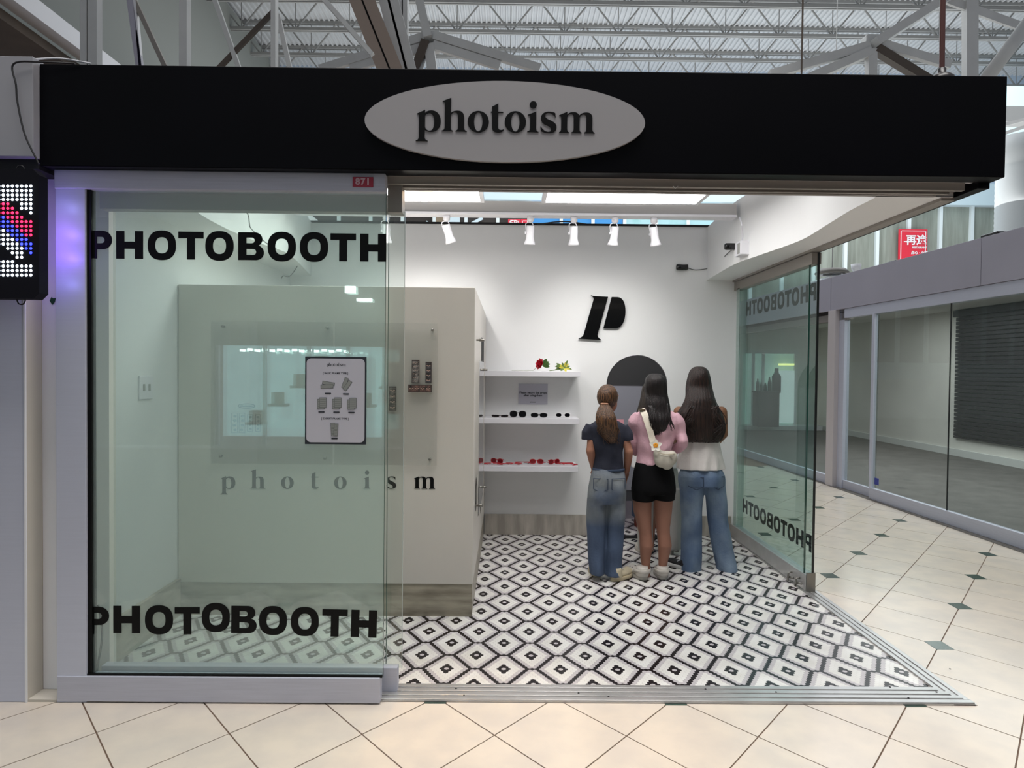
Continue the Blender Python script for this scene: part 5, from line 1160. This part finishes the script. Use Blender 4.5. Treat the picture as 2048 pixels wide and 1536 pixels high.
for A, rr_ in ((((1279, 832), (1269, 845), (1267, 870), (1268, 890), (1276, 908)), (.046, .050, .042, .040, .034)), (((1346, 833), (1356, 845), (1361, 868), (1363, 888), (1352, 904)), (.048, .054, .045, .045, .038))):
    P.append(tube(smoothpath([pt(*a, Y, (0, .01 if A[0][0] < 1300 else 0, .03 if A[0][0] < 1300 else -.01, .05 if A[0][0] < 1300 else -.02, .10)[i]) for i, a in enumerate(A)], 3), [rr_[min(4, i//3)]+(rr_[min(4, i//3+1)]-rr_[min(4, i//3)])*(i % 3)/3 for i in range(13)], 16))
remesh('top', P, .0065, M_PINK, gm, 3, foldf(.011, 46, 44, 3))
M_SHRT = mat('black_shorts_cloth', (12, 12, 14), .9, bump=.2, bscale=50, spec=.15)
jeans('shorts', [rg(1272, 1343, 924, Y, 0, .105), rg(1266, 1347, 945, Y, -.015, .125), rg(1262, 1350, 972, Y, -.02, .14), rg(1262, 1350, 984, Y, -.015, .135)], ([rg(1262, 1309, 975, Y, -.01, .125), rg(1264, 1307, 1000, Y, -.01, .11)], [rg(1304, 1350, 975, Y, -.01, .125), rg(1306, 1348, 998, Y, -.01, .11)]), M_SHRT, gm, Y, None)
M_SOCK = mat('white_sock', (222, 218, 214), .9, bump=.3, bscale=80); M_CLOG = mat('pale_grey_clog', (206, 200, 192), .5); M_CLOGS = mat('pale_clog_strap', (190, 184, 176), .5)
for px, y0_ in ((1292, 1137), (1325, 1135)):
    c = pt(px, y0_, Y); add('sock', *rings_loft(resample([(c.x, Y, c.z, .036, .040), (c.x, Y, c.z-.03, .035, .042), (c.x, Y, .075, .037, .05), (c.x, Y+.01, .05, .04, .06)], 3)), M_SOCK, gm, True)
shoe(1291, 1167, 5.225, .255, -.35, .115, .095, M_CLOG, M_CLOGS, gm, style='clog'); shoe(1326, 1160, 5.245, .25, .10, .11, .09, M_CLOG, M_CLOGS, gm, style='clog')
HK = hairmat('black_hair', (14, 11, 12), (36, 28, 28))
hair_loft('hair', [(hc.x, hc.y-.01, hc.z+.108, .004, .004), (hc.x, hc.y-.012, hc.z+.104, .04, .05), (hc.x, hc.y-.014, hc.z+.075, .070, .085), (hc.x+.003, hc.y-.018, hc.z+.02, .085, .094), (hc.x+.008, hc.y-.028, hc.z-.05, .086, .078)]+[(lambda r: r)(rg(l, r_, y, Y, dy, ry)) for l, r_, y, dy, ry in ((1290, 1337, 805, -.03, .062), (1290, 1338, 822, -.05, .055), (1293, 1335, 838, -.075, .05), (1295, 1328, 853, -.09, .035), (1303, 1322, 864, -.095, .015))], HK, gm, 120, .035, 3, 5, .03)
loose_strands(gm, HK, [(pt(1325+random.uniform(-3, 6), 806, Y, -.07), pt(1333+random.uniform(-4, 4), 838, Y, -.115), pt(1343+random.uniform(-9, 2), 856+random.uniform(-6, 4), Y, -.115), random.uniform(.004, .007)) for _ in range(12)]+[(pt(1300+random.uniform(-8, 8), 810, Y, -.08), pt(1300+random.uniform(-8, 10), 840, Y, -.125), pt(1310+random.uniform(-12, 8), 862+random.uniform(-4, 6), Y, -.12), random.uniform(.004, .007)) for _ in range(26)])
# bag
bg_ = root('crossbody_bag', 'cream crossbody bag with white flower charm on the back of the person in pink', 'bag', tuple(pt(1320, 936, Y, -.17)))
M_BAG = mat('cream_nylon', (182, 177, 164), .6, noise=.14, nscale=12, bump=.4, bscale=18)
bc = [pt(x, y, Y, -.165) for x, y in ((1306, 903), (1312, 912), (1324, 915), (1334, 910))]
remesh('bag_body', [ball(bc[0], .034, .045, .044), ball(bc[1], .052, .055, .066), ball(bc[2], .056, .055, .072), ball(bc[3], .040, .046, .054)], .006, M_BAG, bg_, 5, foldf(.003, 70, 60, 1))
add('bag_label', *bev(bx(bc[3].x-.030, bc[3].x-.008, bc[3].y-.056, bc[3].y-.049, bc[3].z+.012, bc[3].z+.026), .002), mat('silver_tag', (170, 166, 156), .35, .5), bg_)
add('zipper', *tube(smoothpath([bc[0]+Vector((-.01, -.05, .02)), bc[1]+Vector((.01, -.055, .042)), bc[2]+Vector((0, -.052, .052)), bc[3]+Vector((.012, -.04, .036))], 5), .0035, 6), mat('beige_zip', (170, 160, 140), .5), bg_)
def strap_vq(pts, w, th):
    P = smoothpath(pts, 6); V = []; Q = []; n = len(P)
    for i, p in enumerate(P):
        d = (P[min(i+1, n-1)]-P[max(i-1, 0)]).normalized(); s = d.cross(Vector((0, -1, 0))).normalized(); u = s.cross(d).normalized()
        V += [p-s*w+u*th, p+s*w+u*th, p+s*w-u*th, p-s*w-u*th]
    for i in range(n-1):
        for k in range(4): Q.append((i*4+k, i*4+(k+1) % 4, i*4+4+(k+1) % 4, i*4+4+k))
    return V, Q+[(3, 2, 1, 0), (4*n-4, 4*n-3, 4*n-2, 4*n-1)]
M_STR = mat('cream_strap', (214, 206, 190), .7, bump=.2, bscale=60)
add('strap', *strap_vq([pt(1281, 818, Y, -.035), pt(1284, 826, Y, -.09), pt(1291, 850, Y, -.118), pt(1297, 872, Y, -.122), pt(1302, 893, Y, -.14)], .024, .003), M_STR, bg_)
add('strap', *strap_vq([pt(1336, 905, Y, -.15), pt(1343, 912, Y, -.10), pt(1346, 924, Y, -.03), pt(1344, 930, Y, .06)], .012, .003), mat('dark_strap', (40, 38, 40), .6), bg_)
add('buckle', *bev(bx(pt(1279, 819, Y).x-.016, pt(1279, 819, Y).x+.03, Y-.085, Y-.05, pt(1279, 819, Y).z-.004, pt(1279, 819, Y).z+.008), .002), mat('brown_buckle', (110, 96, 78), .4, .4), bg_)
fc = pt(1300, 885, Y, -.20)
for k in range(5):
    a = PI/2+2*PI*k/5; d = Vector((math.cos(a), 0, math.sin(a))); petal(fc, d, Vector((0, -1, 0)), .050, .017, .006, mat('plumeria_petal', (252, 250, 240), .5), bg_, 'flower_petal')
    add('flower_heart', *ball(fc+d*.010+Vector((0, -.004, 0)), .010, .004, .010, 8), mat('plumeria_heart', (232, 156, 40), .5), bg_, True)

# ---- girl with long hair (right)
Y = 5.56
gr = root('person', 'person in white sleeveless top and flared blue jeans with very long dark hair', 'person', (W(1408, 1140, Y).x, Y, 0), 'women standing at the arch')
SK3 = skinm('skin_brown', (132, 94, 70)); hc = pt(1399, 762, Y, .03)
P, T1 = head_parts(hc, .12, 1.02)
P += [limb([pt(1399, 793, Y, .02), pt(1399, 818, Y)], [.050, .056]), rings_loft([rg(1376, 1424, 812, Y, 0, .05), rg(1360, 1442, 822, Y, 0, .08), rg(1368, 1436, 870, Y, 0, .09), rg(1370, 1434, 915, Y, 0, .085), rg(1366, 1442, 960, Y, 0, .10)])]
for q, (sh, el, wr) in ((-1, ((1358, 824), (1354, 872), (1366, 900))), (1, ((1443, 824), (1446, 868), (1437, 898)))):
    a, b, c = pt(*sh, Y), pt(*el, Y, -.01), pt(*wr, Y, .17); P += [limb([a, (a+b)/2, b], [.046, .041, .035]), limb([b, (b+c)/2, c], [.036, .032, .023])]
    P += hand(c, (-.4*q, .9, .15), -q, .8, 1.)
for px, q in ((1385, 0), (1428, 1)): P.append(limb([pt(px, 975, Y), pt(px+q*10, 1060, Y), pt(px+q*24, 1128, Y)], [.06, .05, .036]))
remesh('body', P, .0062, SK3, gr, 3); eyes(T1, 1.02, gr)
M_WTOP = mat('white_linen_top', (222, 218, 214), .85, noise=.1, nscale=10, bump=.3, bscale=50)
remesh('top', [rings_loft(resample([rg(1378, 1424, 817, Y, 0, .066), rg(1368, 1434, 826, Y, 0, .088), rg(1366, 1436, 850, Y, 0, .10), rg(1364, 1438, 880, Y, 0, .105), rg(1358, 1444, 910, Y, 0, .12), rg(1353, 1450, 937, Y, 0, .135)], 4), 40, lambda t, i: 1+.035*min(1, i/14)*math.sin(11*t+1))], .0065, M_WTOP, gr, 2, foldf(.010, 60, 8, 2))
M_DEN2 = mat('blue_denim', (86, 106, 134), .85, rgb2=(124, 142, 160), nscale=4, lo=.42, hi=.66, bump=.3, bscale=70)
hip = [rg(1366, 1438, 928, Y, 0, .095), rg(1356, 1448, 950, Y, -.015, .135), rg(1357, 1450, 970, Y, -.01, .13)]
lL = [rg(1357, 1408, 958, Y, 0, .12), rg(1360, 1406, 990, Y, 0, .10), rg(1364, 1404, 1030, Y, .01, .088), rg(1363, 1404, 1075, Y, .01, .085), rg(1361, 1403, 1115, Y, 0, .095), rg(1360, 1402, 1141, Y, -.005, .11)]
lR = [rg(1400, 1449, 958, Y, 0, .12), rg(1410, 1452, 990, Y, 0, .10), rg(1416, 1455, 1030, Y, .01, .088), rg(1421, 1462, 1075, Y, .01, .085), rg(1428, 1468, 1110, Y, 0, .092), rg(1434, 1473, 1140, Y, -.005, .105)]
jeans('jeans', hip, (lL, lR), M_DEN2, gr, Y, foldf(.013, 30, 24, 4))
for cx0 in (1384, 1428):
    c = W(cx0, 962, Y); h = .05; w = .055; pts = [(c.x-w, c.z+h), (c.x+w, c.z+h), (c.x+w, c.z-h*.5), (c.x, c.z-h), (c.x-w, c.z-h*.5), (c.x-w, c.z+h)]
    add('back_pocket', *tube([(x, Y-.142+((x-W(1403, 970, Y).x)/.185)**2*.08, z) for x, z in pts], .0028, 5), M_DENS, gr)
M_SHB = mat('black_canvas', (26, 26, 30), .7); M_SHS = mat('white_rubber', (206, 206, 206), .5)
shoe(1380, 1146, 5.50, .24, -.62, .095, .075, M_SHB, M_SHS, gr); shoe(1453, 1144, 5.49, .25, .45, .10, .085, M_SHB, M_SHB, gr)
HD = hairmat('dark_brown_hair', (20, 14, 13), (52, 36, 30))
hair_loft('hair', [(hc.x, hc.y-.01, hc.z+.118, .004, .004), (hc.x, hc.y-.012, hc.z+.112, .04, .05), (hc.x, hc.y-.014, hc.z+.082, .072, .088), (hc.x-.002, hc.y-.018, hc.z+.025, .090, .10), (hc.x-.004, hc.y-.03, hc.z-.05, .105, .088)]+[rg(l, r_, y, Y, dy, ry) for l, r_, y, dy, ry in ((1368, 1426, 795, -.045, .085), (1360, 1432, 812, -.06, .085), (1350, 1440, 828, -.07, .085), (1349, 1444, 845, -.08, .075), (1352, 1443, 862, -.09, .065), (1357, 1436, 876, -.095, .055), (1360, 1430, 880, -.095, .04))], HD, gr, 160, .03, 7, 5, .016)
loose_strands(gr, HD, [(pt(1400+random.uniform(-30, 30), 810, Y, -.13), pt(1398+random.uniform(-42, 44), 845, Y, -.15), pt(1398+random.uniform(-40, 40), 876+random.uniform(-4, 8), Y, -.145), random.uniform(.003, .006)) for _ in range(60)])

# ---- fourth person, mostly hidden in front of the one in pink
Y = 6.02
gf = root('person', 'person in pale wide trousers, mostly hidden in front of the one in pink', 'person', (W(1315, 1110, Y).x, Y, 0), 'women standing at the arch')
hc = pt(1303, 788, Y, .02); P, T1 = head_parts(hc, .3, .98)
P += [limb([pt(1303, 814, Y, .02), pt(1305, 832, Y)], [.048, .055]), rings_loft([rg(1286, 1326, 828, Y, 0, .05), rg(1272, 1340, 838, Y, 0, .075), rg(1276, 1338, 880, Y, 0, .085), rg(1278, 1336, 925, Y, 0, .08), rg(1274, 1342, 965, Y, 0, .09)])]
for q, (sh, el, wr) in ((-1, ((1272, 840), (1268, 880), (1276, 912))), (1, ((1338, 840), (1346, 880), (1338, 908)))):
    a, b, c = pt(*sh, Y), pt(*el, Y, -.01), pt(*wr, Y, .15); P += [limb([a, (a+b)/2, b], [.042, .038, .033]), limb([b, (b+c)/2, c], [.034, .030, .022])]; P += hand(c, (-.2*q, .9, .1), -q, .8, .95)
for px in (1300, 1340): P.append(limb([pt(px, 960, Y), pt(px, 1040, Y), pt(px, 1098, Y)], [.066, .05, .034]))
remesh('body', P, .0068, SK2, gf, 3); eyes(T1, .98, gf)
M_WB = mat('white_blouse', (214, 214, 214), .85, bump=.2, bscale=40); M_PALE = mat('pale_grey_trousers', (178, 176, 172), .85, bump=.3, bscale=40)
remesh('blouse', [rings_loft(resample([rg(1288, 1324, 826, Y, 0, .06), rg(1270, 1342, 840, Y, 0, .09), rg(1272, 1342, 880, Y, 0, .10), rg(1264, 1352, 915, Y, 0, .12), rg(1262, 1356, 935, Y, 0, .13)], 3))], .0075, M_WB, gf, 3, foldf(.006, 50, 10, 5))
jeans('trousers', [rg(1272, 1350, 920, Y, 0, .105), rg(1270, 1360, 960, Y, 0, .12), rg(1272, 1364, 985, Y, 0, .12)], ([rg(1274, 1312, 975, Y, 0, .1), rg(1274, 1306, 1040, Y, 0, .09), rg(1276, 1306, 1098, Y, 0, .09)], [rg(1322, 1364, 975, Y, 0, .1), rg(1324, 1364, 1030, Y, 0, .09), rg(1324, 1362, 1096, Y, 0, .09)]), M_PALE, gf, Y, foldf(.007, 34, 20, 6))
shoe(1291, 1108, 5.97, .24, -.1, .09, .07, M_CLOG, M_CLOGS, gf); shoe(1342, 1108, 5.97, .24, .05, .09, .07, M_CLOG, M_CLOGS, gf)
HF = hairmat('dark_hair_front', (22, 16, 13), (56, 42, 30))
hair_loft('hair', [(hc.x, hc.y-.01, hc.z+.108, .004, .004), (hc.x, hc.y-.012, hc.z+.104, .04, .05), (hc.x, hc.y-.014, hc.z+.075, .070, .085), (hc.x, hc.y-.018, hc.z+.02, .086, .094)]+[rg(l, r_, y, Y, dy, ry) for l, r_, y, dy, ry in ((1279, 1328, 800, -.03, .08), (1272, 1334, 822, -.045, .075), (1265, 1338, 845, -.06, .07), (1262, 1338, 868, -.07, .06), (1266, 1334, 884, -.075, .04))], HF, gf, 120, .03, 5, 5, .02)

# ---- legs of somebody inside the photo room, seen under the door panel
Y = 7.12
gi = root('person', 'person in blue jeans and red-brown shoes inside the room behind the arched door', 'person', (1.28, Y, 0))
x0 = W(1277, 1050, Y).x
jeans('jeans', [(x0+.08, Y, .92, .14, .10), (x0+.08, Y, .80, .165, .12), (x0+.08, Y, .74, .16, .12)], ([(x0, Y, .78, .085, .10), (x0, Y, .45, .07, .08), (x0, Y, .10, .075, .085)], [(x0+.17, Y, .78, .085, .10), (x0+.17, Y, .45, .07, .08), (x0+.17, Y, .10, .075, .085)]), M_DEN2, gi, Y, foldf(.005, 30, 22, 3))
remesh('body', [rings_loft([(x0+.08, Y, 1.30, .06, .05), (x0+.08, Y, 1.24, .17, .08), (x0+.08, Y, 1.0, .125, .09), (x0+.08, Y, .88, .13, .10)]), limb([(x0+.08, Y, 1.27), (x0+.08, Y, 1.38)], [.05, .05])]+head_parts((x0+.08, Y, 1.46), .2)[0]+[limb([(x0+.08+q*.17, Y, 1.22), (x0+.08+q*.20, Y-.02, .98), (x0+.08+q*.13, Y-.14, .93)], [.042, .034, .024]) for q in (-1, 1)]+hand((x0-.05, Y-.15, .93), (.3, -.9, 0), 1, .6)+hand((x0+.21, Y-.15, .93), (-.3, -.9, 0), -1, .6), .008, SK2, gi, 3)
add('tshirt', *rings_loft(resample([(x0+.08, Y, 1.29, .08, .065), (x0+.08, Y, 1.25, .18, .09), (x0+.08, Y, 1.05, .145, .105), (x0+.08, Y, .88, .150, .115)], 4)), M_WB, gi, True)
hair_loft('hair', [(x0+.08, Y-.0, 1.57, .01, .01), (x0+.08, Y-.01, 1.55, .06, .07), (x0+.08, Y-.015, 1.48, .085, .092), (x0+.08, Y-.04, 1.36, .09, .06), (x0+.08, Y-.07, 1.2, .08, .03)], HK, gi, 60, .03)
M_RB = mat('red_brown_shoe', (150, 62, 40), .5)
shoe(1277, 1060, Y-.09, .24, 3.3, .09, .08, M_RB, M_SHS, gi) if 0 else None
for q in (0, .17):
    s = add('shoe', *rings_loft(resample([(x0+q, Y-.03, .005, .045, .12), (x0+q, Y-.03, .03, .048, .125), (x0+q, Y-.01, .06, .044, .10), (x0+q, Y+.02, .09, .038, .055)], 3)), M_RB, gi, True)
